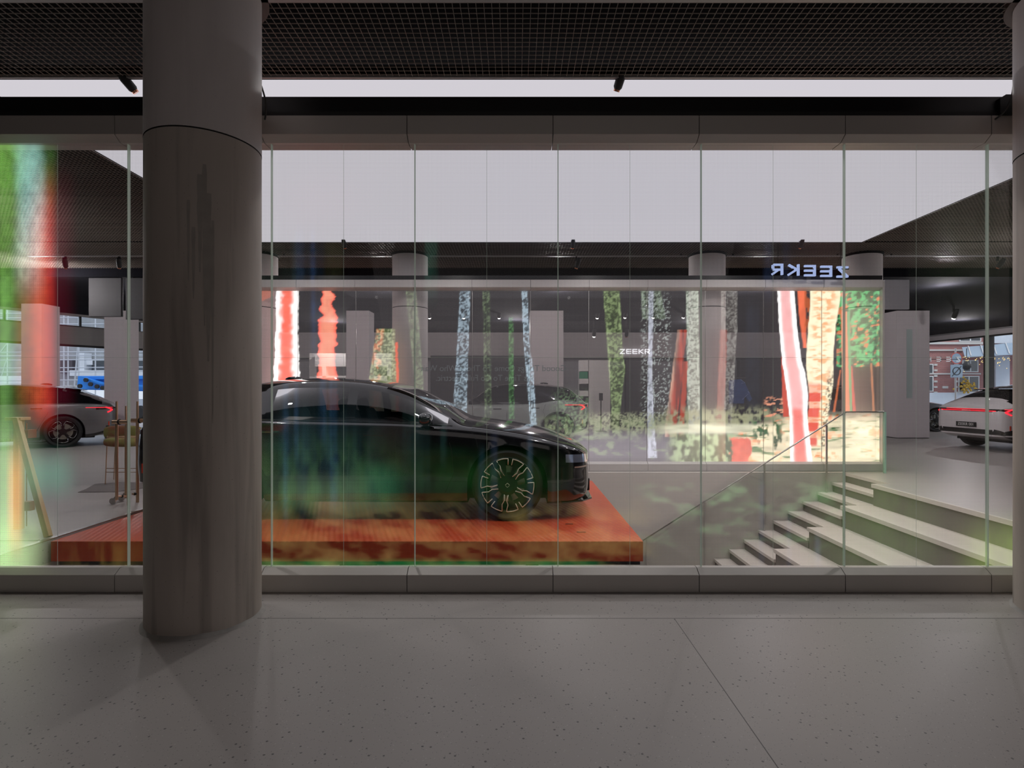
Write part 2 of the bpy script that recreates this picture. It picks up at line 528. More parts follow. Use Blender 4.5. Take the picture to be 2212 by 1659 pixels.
def text_mesh(name, body, size, mat, loc, rot, parent=None, depth=.002, sx=1.0, mirror=False, spacing=1.0, width=None):
    cu = bpy.data.curves.new(name, 'FONT')
    cu.body = body; cu.size = size; cu.extrude = depth; cu.align_x = 'CENTER'; cu.align_y = 'CENTER'; cu.space_character = spacing
    to = bpy.data.objects.new(name + '_src', cu)
    COL.objects.link(to)
    bpy.context.view_layer.update()
    dg = bpy.context.evaluated_depsgraph_get()
    me = bpy.data.meshes.new_from_object(to.evaluated_get(dg))
    bpy.data.objects.remove(to); bpy.data.curves.remove(cu)
    me.name = name
    xs = [v.co.x for v in me.vertices]
    w = max(xs) - min(xs)
    s = (width / w) if width else sx
    for v in me.vertices:
        v.co.x *= s * (-1 if mirror else 1)
    if mirror:
        me.flip_normals()
    me.materials.clear(); me.materials.append(M[mat])
    o = bpy.data.objects.new(name, me); COL.objects.link(o)
    o.location = loc; o.rotation_euler = rot
    if parent: o.parent = parent
    return o


def bar2(mb, p, q, w, y0, y1):
    """flat bar from p to q in the XZ plane, ends cut square"""
    (x0, z0), (x1, z1) = p, q
    d = sqrt((x1 - x0) ** 2 + (z1 - z0) ** 2)
    nx, nz = -(z1 - z0) / d * w / 2, (x1 - x0) / d * w / 2
    mb.prism([(x0 + nx, z0 + nz), (x1 + nx, z1 + nz), (x1 - nx, z1 - nz), (x0 - nx, z0 - nz)], y0, y1)


def wordmark(parent_name, label, cat, x0, width, h, Y, zc, mat, mirror=False, depth=.03, tilt=0.0, side=None):
    """five wide capital letters, each a part"""
    t = thing(parent_name, label, cat, (x0, Y, zc))
    w = h * 1.0; gap = (width - 5 * w) / 4.0
    th = h * .17
    for i, ch in enumerate('ZEEKR'):
        mb = MB()
        def B(ax, az, bx, bz, wd=th):
            if mirror:
                ax, bx = w - ax, w - bx
            bar2(mb, (ax, az), (bx, bz), wd, 0, depth)
        hz = h / 2
        t2 = th / 2
        if ch == 'Z':
            B(0, hz - t2, w, hz - t2); B(0, -hz + t2, w, -hz + t2); B(w * .94, hz - t2, w * .06, -hz + t2)
        elif ch == 'E':
            B(0, hz - t2, w, hz - t2); B(0, 0, w, 0); B(0, -hz + t2, w, -hz + t2); B(t2, hz, t2, -hz)
        elif ch == 'K':
            B(t2, hz, t2, -hz); B(th, 0, w * .95, hz - t2 * .5); B(w * .28, 0, w, -hz + t2 * .5)
        else:
            B(0, hz - t2, w * .85, hz - t2); B(w * .9, hz - t2 * 1.2, w * .9, 0.0); B(0, 0 - t2 * .3, w * .88, -t2 * .3); B(t2, hz, t2, -hz); B(w * .45, -t2, w * .98, -hz + t2 * .5)
        k = (4 - i) if mirror else i
        o = mb.build('letter', [mat], t, loc=(k * (w + gap), 0, tilt * k))
    return t


# ------------------------------------------------------------------ room shell
CEIL = 3.83      # open grid ceiling
GLX0, GLX1 = -4.284, 5.72        # luminous ceiling
GLY0, GLY1 = 4.357, 9.18
NG = 3.883       # plane of the front LED glass
RG = 9.55        # plane of the rear LED glass
VX0 = -4.29
XT0 = 5.30       # top tier edge
XS0 = 5.55       # narrow stair top edge
YW = 9.33        # far wall of the void
YT = 8.217       # far end of the seating tiers

fl = MB()
fl.box(-26, 26, -5, 3.82, -.2, 0)
fl.box(-26, VX0, 3.82, 9.46, -.2, 0)
fl.box(XS0, 26, YT, 9.46, -.2, 0)
fl.box(XT0, 26, 3.82, YT, -.2, 0)
fl.box(-26, 26, 9.46, 30, -.2, 0)
struct('floor', fl, 'terrazzo')
# joints in the near floor
jt = MB()
jt.box(-8, 8, 3.376, 3.3795, 0, .0008)
jt.box(.965, .9685, .2, 3.376, 0, .0008)
struct('trim_1', jt, pbr('floor_joint', (0.16, 0.15, 0.145), .6))
low = MB().box(-5, 8, 3.8, 9.6, -3.2, -3.0)
struct('floor_lower', low, 'void_wall')
vw = MB()
vw.box(VX0 - .02, XS0 + .02, YW, YW + .1, -3, -.0)
struct('wall_void_far', vw, 'void_wall')
vw = MB(); vw.box(VX0 - .1, VX0 - .001, 3.9, YW, -3, -.2)
struct('wall_void_left', vw, 'void_wall')
vw = MB(); vw.box(VX0, 7, 3.83, 3.93, -3, -.02)
struct('wall_void_near', vw, 'wall_grey')

# black void above the open grid
cb = MB()
cb.box(-26, 26, -5, 11.2, CEIL + .28, CEIL + .33)
struct('ceiling', cb, 'void_black')
sf = MB()
sf.prism([(-16.2, 11.2), (18.4, 11.2), (17.2, 27.3), (13.0, 27.3), (13.0, 23.0), (-9.6, 23.0)], 3.66, 3.72, axis='z')
sf.box(-18, 18.4, 11.16, 11.199, 3.66, CEIL + .27)
struct('ceiling_rear', sf, 'soffit')

gr = MB()
P = .05; W2 = .0012; GH = .006
def grid_area(x0, x1, y0, y1, p=P, w=W2):
    n = int((x1 - x0) / p)
    for i in range(n + 1):
        x = x0 + i * p
        gr.box(x - w, x + w, y0, y1, CEIL, CEIL + GH)
    n = int((y1 - y0) / p)
    for i in range(n + 1):
        y = y0 + i * p
        gr.box(x0, x1, y - w, y + w, CEIL + .0005, CEIL + GH)
grid_area(-6.5, 6.5, 1.2, 3.46)
grid_area(-6.5, 6.5, 3.505, GLY0 - .03)
grid_area(-9.5, GLX0 - .04, GLY0, GLY1 - .03)
grid_area(GLX1 + .04, 12, GLY0, GLY1 - .03)
grid_area(-11.5, 12, GLY1 + .03, 11.15)
struct('ceiling_grid', gr, 'grid')
tr = MB()
tr.box(-8, 12, GLY0 - .026, GLY0 - .008, CEIL - .006, CEIL + .02)
tr.box(-8, 12, 3.47, 3.495, CEIL - .004, CEIL + .02)
tr.box(GLX0 - .026, GLX0 - .01, GLY0, GLY1, CEIL - .006, CEIL + .02)
tr.box(GLX1 + .01, GLX1 + .026, GLY0, GLY1, CEIL - .006, CEIL + .02)
struct('trim_2', tr, 'trim_light')
tb = MB()
tb.box(GLX0 - .01, GLX1 + .01, GLY0 - .008, GLY0 + .004, CEIL - .006, CEIL + .1)
tb.box(GLX0 - .01, GLX1 + .01, GLY1 - .004, GLY1 + .03, CEIL - .006, CEIL + .1)
tb.box(GLX0 - .01, GLX0 + .0, GLY0, GLY1, CEIL - .006, CEIL + .1)
tb.box(GLX1, GLX1 + .01, GLY0, GLY1, CEIL - .006, CEIL + .1)
struct('trim_3', tb, 'joint')
lu = MB().box(GLX0, GLX1, GLY0, GLY1, CEIL, CEIL + .03)
lu = lu.build('light_ceiling_panel', 'lumi')
tag(lu, 'huge glowing white stretched light ceiling above the car platform', 'ceiling light')

# shell walls
w = MB(); w.box(-26, 26, -5.1, -5, 0, 4.2); struct('wall_front', w, 'wall_dark')
# ------------------------------------------------------------------ columns (near)
def near_column(cx, cy, label, stains=False):
    t = thing('round_column', label, 'column', (cx, cy, 0), group=None)
    r = .3166
    prof = [(r, 0.0)] + [(r, .1 * k) for k in range(1, 29)] + [(r, 2.855)]
    MB().lathe(prof, 96, cap=False).build('shaft', 'concrete', t, smooth=True)
    MB().lathe([(r - .004, 2.855), (r - .004, 2.863)], 96, cap=False).build('shadow_gap', 'joint', t, smooth=True)
    MB().lathe([(r + .001, 2.863)] + [(r + .001, 2.863 + .1 * k) for k in range(1, 10)] + [(r + .001, CEIL + .2)], 96, cap=False).build('upper_casing', 'plaster', t, smooth=True)
    if stains:
        mb = MB(); random.seed(21)
        for a0, w_, z1, z0 in ((-.62, .030, 2.60, 2.05), (-.55, .022, 2.66, 1.75), (-.49, .034, 2.50, 1.55), (-.80, .016, 2.45, 2.0), (-.72, .020, 2.30, 1.9), (-.42, .014, 2.35, 1.2)):
            vs, fs = [], []; n = 16; aa = -pi / 2 + .45 - a0 * .0 + (a0 + .6)
            for i in range(n + 1):
                z = z1 + (z0 - z1) * i / n
                w2_ = w_ * (1 - .75 * (i / n) ** 2) * (.75 + .4 * random.random()) * .5
                for k in (-1, -.3, .3, 1):
                    an = aa + k * w2_ / r
                    vs.append(((r + .0012) * cos(an), (r + .0012) * sin(an), z))
            for i in range(n):
                for k in range(3):
                    fs.append((4 * i + k, 4 * i + 4 + k, 4 * i + 5 + k, 4 * i + 1 + k))
            mb.add(vs, fs)
        mb.build('water_stain', pbr('damp_concrete', (0.36, 0.325, 0.29), .5, var=.22, vscale=14), t)
    # ragged grout bead round the foot
    mb = MB(); n = 120
    vs, fs = [], []
    for k in range(n):
        a = 2 * pi * k / n
        e = .008 + .006 * sin(a * 7) * sin(a * 3 + 1) + .003 * random.random()
        for (rr, z) in ((r - .002, .018 + e * .3), (r + e, .006), (r + e + .012, .0005)):
            vs.append((rr * cos(a), rr * sin(a), z))
    for k in range(n):
        for j in range(2):
            a0 = k * 3 + j; b0 = ((k + 1) % n) * 3 + j
            fs.append((a0, a0 + 1, b0 + 1, b0))
    mb.add(vs, fs).build('grout_bead', 'skirt', t, smooth=True)
    MB().lathe([(r + .003, CEIL - .004), (r + .045, CEIL - .004), (r + .045, CEIL + .05), (r + .003, CEIL + .05), (r + .003, CEIL - .004)], 64, cap=False).build('ceiling_collar', pbr('collar_dark', (0.10, 0.07, 0.06), .5), t)
    return t
near_column(-1.902, 3.406, 'round bare concrete column left of centre in front of the glass', True)
near_column(3.474, 3.406, 'round concrete column cut off by the right edge of the photo')

# cables that run from the columns to the beam
def cable(pts, label):
    mb = MB().tube(pts, .006, 8)
    tag(mb.build('power_cable', 'cable', smooth=True), label, 'cable', 'cables beside the columns')
def bez(a, b, c, n=14):
    return [tuple((1 - t) ** 2 * a[i] + 2 * t * (1 - t) * b[i] + t * t * c[i] for i in range(3)) for t in [k / n for k in range(n + 1)]]
cable(bez(at(563, 182, 3.6), at(580, 225, 3.7), at(572, 258, 3.78)), 'dark cable curving down beside the left concrete column')
cable(bez(at(2190, 175, 3.6), at(2188, 235, 3.7), at(2149, 258, 3.78)), 'dark cable curving down beside the right column')
br = MB(); a = at(2158, 213, 3.8); b = at(2182, 250, 3.8)
br.prism([(a[0], b[2]), (a[0], a[2]), (a[0] + .04, a[2] + .024), (b[0] + .01, a[2] + .024), (b[0] + .01, b[2])], 3.79, 3.835)
tag(br.build('wall_bracket', 'black'), 'small black bracket on the beam by the right column', 'bracket')

# ------------------------------------------------------------------ screen walls: cladding, beams, LED panels
JX = [(-834 - 309 * k) / 309.0 for k in (3, 2, 1)] + [(279 - CX + 309 * k) / 309.0 for k in range(0, 9)]
def cladding(x_edges, Y, back, mat, nstart, z_sill=True):
    """back = direction of the glass (+1 further away)"""
    n = nstart
    for a, b in zip(x_edges[:-1], x_edges[1:]):
        g = .0025
        mb = MB()
        y0 = Y - .083; y1 = Y - .028; y2 = Y + .09
        mb.prism([(y0, .004), (y0, .1226), (y1, .157), (Y + .016, .157), (Y + .016, .004)], a + g, b - g, axis='x')
        n += 1; struct('trim_%d' % n, mb, mat)
        mb = MB()
        mb.prism([(y0, 3.266), (y0, 3.139), (y1, 3.103), (y2, 3.103), (y2, 3.266)], a + g, b - g, axis='x')
        n += 1; struct('trim_%d' % n, mb, mat)
    x0, x1 = x_edges[0], x_edges[-1]
    mb = MB(); mb.box(x0, x1, Y - .078, Y + .012, .006, .112); mb.box(x0, x1, Y - .078, Y + .085, 3.15, 3.26)
    n += 1; struct('trim_%d' % n, mb, 'joint')
    return n
edges = [x - .042 for x in JX]
edges = [-5.74] + [x for x in edges if -5.6 < x < 4.3] + [5.3]
n_trim = cladding(edges, NG, 1, 'cladding', 3)
bm = MB(); bm.box(-5.9, 5.6, 3.82, 3.93, 3.266, 3.405)
tag(bm.build('black_beam', 'black_beam'), 'long black beam above the front LED glass wall', 'beam')
lip = MB(); lip.box(-5.9, 5.6, 3.812, 3.82, 3.268, 3.30)
lip.build('lower_lip', 'black', bpy.data.objects['black_beam'])

# value noise helpers for what the LED screens show
def vnoise(x, y, seed=0):
    r = np.random.default_rng(seed).random((256, 256))
    xi = np.floor(x).astype(int); yi = np.floor(y).astype(int)
    fx = x - xi; fy = y - yi
    fx = fx * fx * (3 - 2 * fx); fy = fy * fy * (3 - 2 * fy)
    g = lambda a, b: r[a % 256, b % 256]
    return (g(xi, yi) * (1 - fx) + g(xi + 1, yi) * fx) * (1 - fy) + (g(xi, yi + 1) * (1 - fx) + g(xi + 1, yi + 1) * fx) * fy
def fbm(x, y, seed=0, o=4):
    s = 0; a = .5; t = 0
    for k in range(o):
        s = s + a * vnoise(x * 2 ** k, y * 2 ** k, seed + k); t += a; a *= .55
    return s / t
def sstep(a, b, v):
    t = np.clip((v - a) / (b - a), 0, 1)
    return t * t * (3 - 2 * t)
def soft(v, a, b, e0, e1=None):
    e1 = e0 if e1 is None else e1
    return sstep(a - e0, a + e0, v) * (1 - sstep(b - e1, b + e1, v))
def col3(c):
    return np.array(c, float)[None, :]

def near_content(px, py):
    C = np.zeros((len(px), 3))
    def blob(m, c):
        C[:] += m[:, None] * col3(c)
    wisp = fbm(px / 26, py / 60, 3)
    fine = fbm(px / 9, py / 14, 9)
    streak = fbm(px / 16, py / 300, 21)
    wv = 10 * (fbm(px * 0 + 3, py / 90, 5) - .5) * 2
    up = 1 - sstep(640, 760, py)
    # left edge: green and cyan trunk blur, red trunk blur
    blob(soft(px + wv, -999, 40, 30) * (.35 + .9 * fine) * (1 - .45 * sstep(620, 900, py)), (.13, .30, .05))
    blob(soft(px - wv, 38, 92, 16) * (.4 + .8 * fine) * up * soft(py, 300, 600, 80), (.28, .52, .52))
    blob(soft(px, -999, 118, 12) * (.4 + .8 * fine) * soft(py, 300, 420, 90), (.04, .12, .02))
    ed = 108 - 30 * soft(py, 300, 480, 60)
    blob(soft(px, 74, 116, 20, 12) * soft(py, 420, 905, 90, 40) * (.6 + .5 * fine), (.52, .035, .02))
    blob(soft(px, 40, 96, 20, 16) * soft(py, 480, 880, 80, 60) * (.5 + .6 * fine), (.36, .10, .03))
    blob(soft(px, 100, 150, 24) * soft(py, 420, 900, 90, 60), (.05, .0, .005))
    blob(soft(px, 0, 20, 14) * soft(py, 590, 1240, 50) * .8, (.12, .26, .08))
    blob(soft(px, -99, 70, 40) * sstep(860, 1000, py), (.22, .30, .18))
    blob(soft(px, 18, 46, 8) * soft(py, 985, 1170, 60), (.60, .14, .02))
    blob(soft(px, 60, 150, 30) * soft(py, 990, 1060, 36), (.03, .17, .11))
    blob(soft(px, -99, 95 - (py - 1150) * .2, 36) * sstep(1080, 1180, py) * (.5 + .8 * wisp), (.22, .34, .12))
    blob(soft(px, 150, 300, 50) * sstep(1150, 1200, py) * np.clip(wisp - .35, 0, 1), (.30, .22, .05))
    # middle left: blue and green light columns
    for a, b, y0, y1, c in ((632, 700, 515, 610, (.0, .03, .06)), (640, 656, 500, 620, (.0, .04, .12)), (612, 622, 820, 1130, (.02, .10, .22)), (636, 644, 830, 1000, (.02, .08, .2)), (672, 680, 500, 760, (.0, .06, .24)),
                            (690, 704, 790, 950, (.02, .09, .22)), (712, 728, 800, 1090, (.015, .09, .22)), (560, 640, 480, 620, (.0, .02, .008)), (700, 740, 515, 620, (.03, .035, .0)), (676, 694, 640, 760, (.0, .06, .2)),
                            (918, 945, 515, 640, (.0, .10, .06)), (870, 928, 880, 1060, (.0, .035, .03)), (952, 964, 890, 1000, (.0, .05, .045)), (1140, 1150, 940, 1120, (.06, .11, .18)), (1192, 1200, 990, 1160, (.10, .06, .06)),
                            (1035, 1046, 980, 1130, (.02, .10, .16)), (1060, 1074, 940, 1100, (.03, .05, .12)), (1650, 1668, 520, 640, (.005, .025, .09)), (1692, 1706, 510, 760, (.004, .02, .08)), (1612, 1640, 660, 980, (.004, .014, .04)),
                            (1760, 1772, 1160, 1226, (.12, .16, .34)), (1640, 1650, 1020, 1226, (.04, .09, .2)), (1700, 1708, 1110, 1226, (.03, .07, .18))):
        blob(soft(px, a, b, 4) * soft(py, y0, y1, 30) * (.1 + 1.2 * fine * streak), tuple(.85 * q + .02 for q in c))
    # pink and cool blooms high on the glass
    blob(soft(px, 640, 740, 110) * soft(py, 400, 470, 80), (.10, .02, .03))
    blob(soft(px, 1740, 1800, 70) * soft(py, 430, 560, 80), (.07, .03, .03))
    blob(soft(px, 1000, 1700, 160) * soft(py, 330, 520, 50), (.0, .004, .02))
    # green haze over the lower half
    blob(soft(px, 560, 820, 90) * soft(py, 960, 1110, 50) * np.clip(wisp * 2 - .55, 0, 2), (.07, .17, .05))
    blob(soft(px, 600, 790, 50) * soft(py, 1040, 1090, 30), (.12, .20, .09))
    blob(soft(px, 600, 790, 60) * soft(py, 900, 1100, 80) * streak, (.05, .12, .14))
    blob(soft(px, 790, 860, 30) * soft(py, 1010, 1090, 30), (.02, .14, .07))
    blob(soft(px, 860, 1190, 60) * soft(py, 1000, 1080, 50) * wisp, (.02, .10, .02))
    w2 = np.clip(fbm((px + .5 * py) / 60, (py - .25 * px) / 26, 31) - .40, 0, 1) * 3.2
    blob(soft(px, 560, 1400, 40) * sstep(1060, 1120, py) * w2 ** .7 * (.5 + .9 * fine), (.21, .165, .055))
    blob(soft(px, 560, 1290, 40) * sstep(1203, 1216, py) * (.2 + wisp), (.02, .26, .06))
    # wisps over the stairwell
    w3 = np.clip(fbm(px / 55, py / 22, 41) - .52, 0, 1) * 4
    blob(soft(px, 1390, 1800, 40) * soft(py, 1030, 1180, 40) * w3, (.16, .34, .14))
    blob(soft(px, 1780, 2010, 90) * soft(py, 1040, 1240, 70) * (.3 + wisp), (.06, .15, .02))
    blob(soft(px, 2090, 2300, 50) * sstep(1080, 1190, py) * (.5 + wisp), (.22, .34, .05))
    blob(soft(px, 1640, 1980, 60) * soft(py, 980, 1060, 40) * (.3 + wisp), (.06, .09, .03))
    blob(soft(px, 2000, 2190, 60) * soft(py, 420, 640, 90) * .4, (.01, .03, .01))
    left = 1 - sstep(260, 330, px)
    return np.clip(C * (.36 + .34 * left)[:, None], 0, 3)

def trunk(px, py, L, R, y0, y1, jag=0, seed=0):
    """mask and 0..1 position across a trunk with polyline edges L and R (lists of (y, x))"""
    ly, lx = zip(*L); ry, rx = zip(*R)
    l = np.interp(py, ly, lx); r = np.interp(py, ry, rx)
    if jag:
        j = (fbm(px * 0 + seed, py / 9, seed, 3) - .5) * jag
        j2 = (fbm(px * 0 + seed + 50, py / 7, seed + 9, 3) - .5) * jag
        l = l + j; r = r + j2
    m = sstep(-1.2, 1.2, px - l) * sstep(-1.2, 1.2, r - px) * (py >= y0) * (py <= y1)
    return m, np.clip((px - l) / np.maximum(r - l, 1), 0, 1)

def rear_content(px, py):
    C = np.zeros((len(px), 3))
    def over(m, c):
        c = c if getattr(c, 'ndim', 1) == 2 else np.repeat(col3(c), len(px), 0)
        C[:] = C * (1 - m[:, None]) + c * m[:, None]
    def plus(m, c):
        C[:] += m[:, None] * col3(c)
    n_f = fbm(px / 3.2, py / 3.2, 51, 3)
    n_m = fbm(px / 9, py / 11, 52)
    n_s = fbm(px / 4, py / 70, 53, 3)
    n_h = fbm(px / 40, py / 6, 54, 3)
    wh = np.array([[1, .98, .95]])
    # faint forest haze
    plus(soft(px, 480, 1900, 60), (.05, .045, .048))
    # mottled grey green birches
    def birch(L, R, y0, y1, a, b, k=1.0, thr=.5, seed=3):
        m, t = trunk(px, py, L, R, y0, y1, 2, seed)
        n = sstep(thr - .10, thr + .12, n_f * .7 + n_m * .3)
        edge = np.maximum(np.exp(-(t / .13) ** 2), np.exp(-((1 - t) / .13) ** 2))
        c = (col3(a) * (1 - n[:, None]) + col3(b) * n[:, None]) * k
        c = c + edge[:, None] * col3(b) * .45 * k
        over(m * (.55 + .4 * n), c)
    G1, G2 = (.06, .075, .055), (.22, .28, .17)
    B1, B2 = (.06, .075, .09), (.34, .43, .50)
    birch([(627, 877), (820, 895)], [(627, 899), (820, 914)], 620, 905, G1, G2, .8, .5, 3)
    birch([(627, 994), (860, 981)], [(627, 1016), (860, 1008)], 620, 900, B1, B2, 1., .47, 4)
    birch([(627, 1043), (880, 1047)], [(627, 1057), (880, 1062)], 620, 900, G1, G2, .7, .55, 5)
    birch([(685, 1099), (860, 1100)], [(685, 1108), (860, 1110)], 686, 905, (.03, .09, .03), (.12, .26, .11), .9, .5, 6)
    birch([(627, 1127), (740, 1131), (800, 1137), (920, 1146)], [(627, 1139), (740, 1143), (800, 1152), (920, 1159)], 620, 940, B1, B2, 1.2, .45, 7)
    birch([(627, 1303), (740, 1311), (900, 1322)], [(627, 1338), (740, 1344), (800, 1350), (900, 1338)], 620, 935, (.07, .10, .04), (.26, .34, .16), 1., .5, 8)
    birch([(627, 1385), (760, 1390)], [(627, 1427), (700, 1440), (900, 1450)], 620, 690, (.04, .06, .03), (.28, .34, .26), .9, .5, 9)
    sp = sstep(.60, .68, fbm(px / 2.6, py / 2.6, 71, 2)) * soft(px, 1386, 1448, 6) * soft(py, 640, 905, 20)
    over(sp * .8, (.42, .46, .44))
    birch([(627, 1402), (900, 1399), (1000, 1400)], [(627, 1412), (800, 1408), (900, 1412), (1000, 1420)], 620, 990, (.26, .28, .32), (.52, .54, .62), 1.1, .4, 10)
    birch([(627, 1482), (930, 1486)], [(627, 1508), (930, 1513)], 620, 950, (.22, .26, .20), (.55, .60, .50), .9, .45, 11)
    birch([(712, 1558), (930, 1548)], [(712, 1592), (930, 1580)], 620, 960, (.20, .17, .16), (.40, .38, .35), .7, .5, 12)
    # red trunks in the middle
    m, t = trunk(px, py, [(712, 1464), (760, 1458), (920, 1437)], [(712, 1484), (920, 1462)], 712, 945, 3, 13)
    over(m * .9 * (.45 + .55 * sstep(.35, .6, fbm(px / 5, py / 60, 91))), col3((.55, .09, .06)) * (.55 + .7 * n_s)[:, None] + np.exp(-(t / .25) ** 2)[:, None] * col3((.3, .4, .3)))
    m, t = trunk(px, py, [(780, 1476), (930, 1466)], [(780, 1486), (930, 1478)], 780, 945, 3, 14)
    over(m * .85, col3((.6, .10, .06)) * (.4 + .8 * n_s)[:, None])
    m, t = trunk(px, py, [(712, 1556), (920, 1546)], [(712, 1572), (920, 1562)], 712, 930, 4, 15)
    over(m * .6, col3((.50, .14, .11)) * (.5 + .6 * n_s)[:, None])
    # far left: bright red trunk with white sides
    m, t = trunk(px, py, [(600, 597), (720, 596), (840, 590), (1000, 586)], [(600, 645), (720, 644), (820, 648), (1000, 660)], 600, 1010, 5, 16)
    core = np.exp(-((t - .47 + .25 * (n_m - .5)) / .29) ** 4)
    c = col3((1.6, 1.55, 1.5)) * (1 - core[:, None]) + core[:, None] * col3((1.25, .22, .15)) * (.75 + .6 * n_h)[:, None]
    over(m, c)
    # red flame tree
    m, t = trunk(px, py, [(627, 700), (650, 694), (668, 690), (680, 700), (690, 684), (712, 689), (760, 689), (1000, 680)], [(627, 716), (640, 727), (655, 717), (672, 724), (698, 732), (705, 725), (735, 726), (743, 733), (752, 724), (1000, 738)], 620, 1010, 10, 17)
    c = col3((1.2, .40, .26)) * (.8 + .4 * n_m)[:, None]
    edge = np.maximum(np.exp(-(t / .14) ** 2), np.exp(-((1 - t) / .14) ** 2))
    c = c * (1 - .6 * edge[:, None]) + edge[:, None] * col3((.8, .04, .03))
    over(m, c)
    m, t = trunk(px, py, [(600, 520), (700, 520)], [(600, 594), (640, 590), (655, 560)], 600, 652, 8, 18)
    over(m * .7, (.45, .10, .05))
    # mottled stump with red flank
    m, t = trunk(px, py, [(712, 813), (760, 806), (820, 797)], [(712, 854), (740, 853), (820, 861)], 711, 1000, 3, 19)
    n = sstep(.42, .6, n_f)
    c = col3((.12, .15, .07)) * (1 - n[:, None]) + col3((.42, .46, .26)) * n[:, None]
    c = c + (soft(t, 0, .38, .1) * sstep(.45, .6, n_m))[:, None] * col3((.45, .02, .0))
    over(m * .95, c)
    m, t = trunk(px, py, [(740, 854), (820, 856)], [(740, 859), (820, 861)], 740, 1000, 4, 20)
    over(m, (.75, .07, .03))
    # forest floor
    left_g = soft(px, 1170, 1460, 30) * soft(py, 905, 945, 14)
    over(left_g * sstep(.40, .62, n_m) * .75, (.30, .36, .20))
    plus(soft(px, 1200, 1270, 20) * soft(py, 850, 925, 20) * sstep(.45, .6, n_f), (.10, .17, .08))
    plus(soft(px, 1240, 1700, 20) * soft(py, 935, 1000, 20), (.20, .18, .21))
    over(soft(px, 1240, 1580, 30) * sstep(.60, .70, fbm(px / 22, py / 9, 77)) * soft(py, 935, 990, 12) * .7, (.42, .48, .34))
    over(soft(px, 1440, 1720, 30) * soft(py, 884, 925, 14) * sstep(.35, .6, n_m), (.42, .42, .26))
    over(soft(px, 1270, 1440, 40) * soft(py, 893, 930, 8) * sstep(.4, .6, n_f) * .8, (.40, .42, .27))
    over(soft(px, 1430, 1690, 40) * soft(py, 917, 936, 6), col3((1.0, .98, .72)) * (.6 + .6 * n_h)[:, None])
    over(soft(px, 1450, 1600, 20) * soft(py, 937, 1004, 4) * .9, (col3((.16, .18, .10)) + sstep(.42, .62, n_m)[:, None] * col3((.42, .52, .30))))
    hill = py - (884 + np.clip(1712 - px, 0, 200) * .32)
    n_g = fbm(px / 34, py / 5, 94)
    over(sstep(0, 30, hill) * soft(px, 1590, 1990, 14), col3((1.25, 1.08, .74)) * (.5 + .8 * n_h)[:, None] + (sstep(.54, .66, n_h) * sstep(.45, .6, n_m))[:, None] * col3((.3, -.45, -.40)) - sstep(.56, .68, n_g)[:, None] * col3((.75, .52, .42)))
    m = soft(px + (n_m - .5) * 22, 1578, 1622, 3) * soft(py + (n_f - .5) * 8, 946, 1004, 3)
    over(m, col3((1.05, .24, .17)) * (.6 + .8 * n_m)[:, None])
    over(soft(px, 1625, 1690, 10) * soft(py, 905, 950, 8) * sstep(.42, .6, n_m), (.06, .16, .07))
    over(soft(px, 1640, 1700, 12) * soft(py, 940, 975, 10) * sstep(.5, .7, n_m), (.05, .10, .05))
    # orange fern
    fern = sstep(.56, .66, fbm(px / 16, (py + .12 * px) / 3.4, 83, 3)) * soft(px, 1652, 1704, 6) * soft(py, 858, 912, 5)
    over(fern, (1.0, .42, .26))
    # red slim trunk behind the white pink one
    m, t = trunk(px, py, [(740, 1686), (1000, 1696)], [(740, 1700), (1000, 1708)], 770, 900, 3, 23)
    over(m, (.72, .10, .06))
    # green canopy at the right
    cl = fbm(px / 12, (py + px * .28) / 8, 85, 4)
    can = sstep(-4, 4, 792 + 8 * np.sin(px / 7) - py) * (px > 1806)
    c = col3((.04, .10, .045)) + sstep(.38, .62, fbm(px / 9, (py + px * .25) / 7, 86))[:, None] * col3((.10, .46, .17))
    orange = sstep(.60, .67, cl)
    c = c * (1 - orange[:, None]) + orange[:, None] * col3((.78, .24, .10))
    darkb = sstep(.62, .70, fbm(px / 14, (py + px * .3) / 9, 88))
    c = c * (1 - .6 * darkb[:, None])
    over(can, c)
    over(((px > 1796) & (py >= 792) & (py < 888)).astype(float) * .95, (.035, .028, .022))
    for L, R, y0, y1, c in (([(680, 1816), (890, 1822)], [(680, 1830), (890, 1836)], 672, 890, (.85, .26, .12)), ([(790, 1836), (840, 1838), (890, 1842)], [(790, 1841), (840, 1845), (890, 1849)], 790, 890, (.65, .07, .05)),
                            ([(785, 1880), (890, 1885)], [(785, 1884), (890, 1890)], 785, 890, (.55, .20, .08)), ([(800, 1814), (890, 1799)], [(800, 1817), (890, 1804)], 800, 890, (.75, .20, .08)), ([(690, 1830), (890, 1836)], [(690, 1836), (890, 1841)], 672, 890, (.12, .42, .18))):
        m, t = trunk(px, py, L, R, y0, y1, 2, 24)
        over(m, c)
    # orange red limb between the two big trunks
    m, t = trunk(px, py, [(627, 1722), (690, 1727), (745, 1735)], [(627, 1741), (690, 1741), (745, 1742)], 600, 752, 2, 25)
    over(m, col3((1.1, .22, .10)) * (.7 + .5 * n_m)[:, None])
    over(soft(px, 1738, 1752, 3) * soft(py, 600, 730, 8) * sstep(.4, .6, n_m), (.55, .12, .04))
    # big cream and orange trunk
    m, t = trunk(px, py, [(600, 1752), (660, 1750), (720, 1745), (790, 1741), (850, 1748), (900, 1746), (950, 1744)], [(600, 1818), (640, 1816), (700, 1806), (760, 1800), (830, 1800), (880, 1792), (950, 1783)], 600, 965, 3, 26)
    n = sstep(.42, .66, fbm(px / 10, py / 4, 90, 3)) * np.exp(-((t - .5) / .42) ** 4)
    c = col3((1.35, 1.22, .85)) * (1 - n[:, None]) + col3((1.3, .62, .30)) * n[:, None]
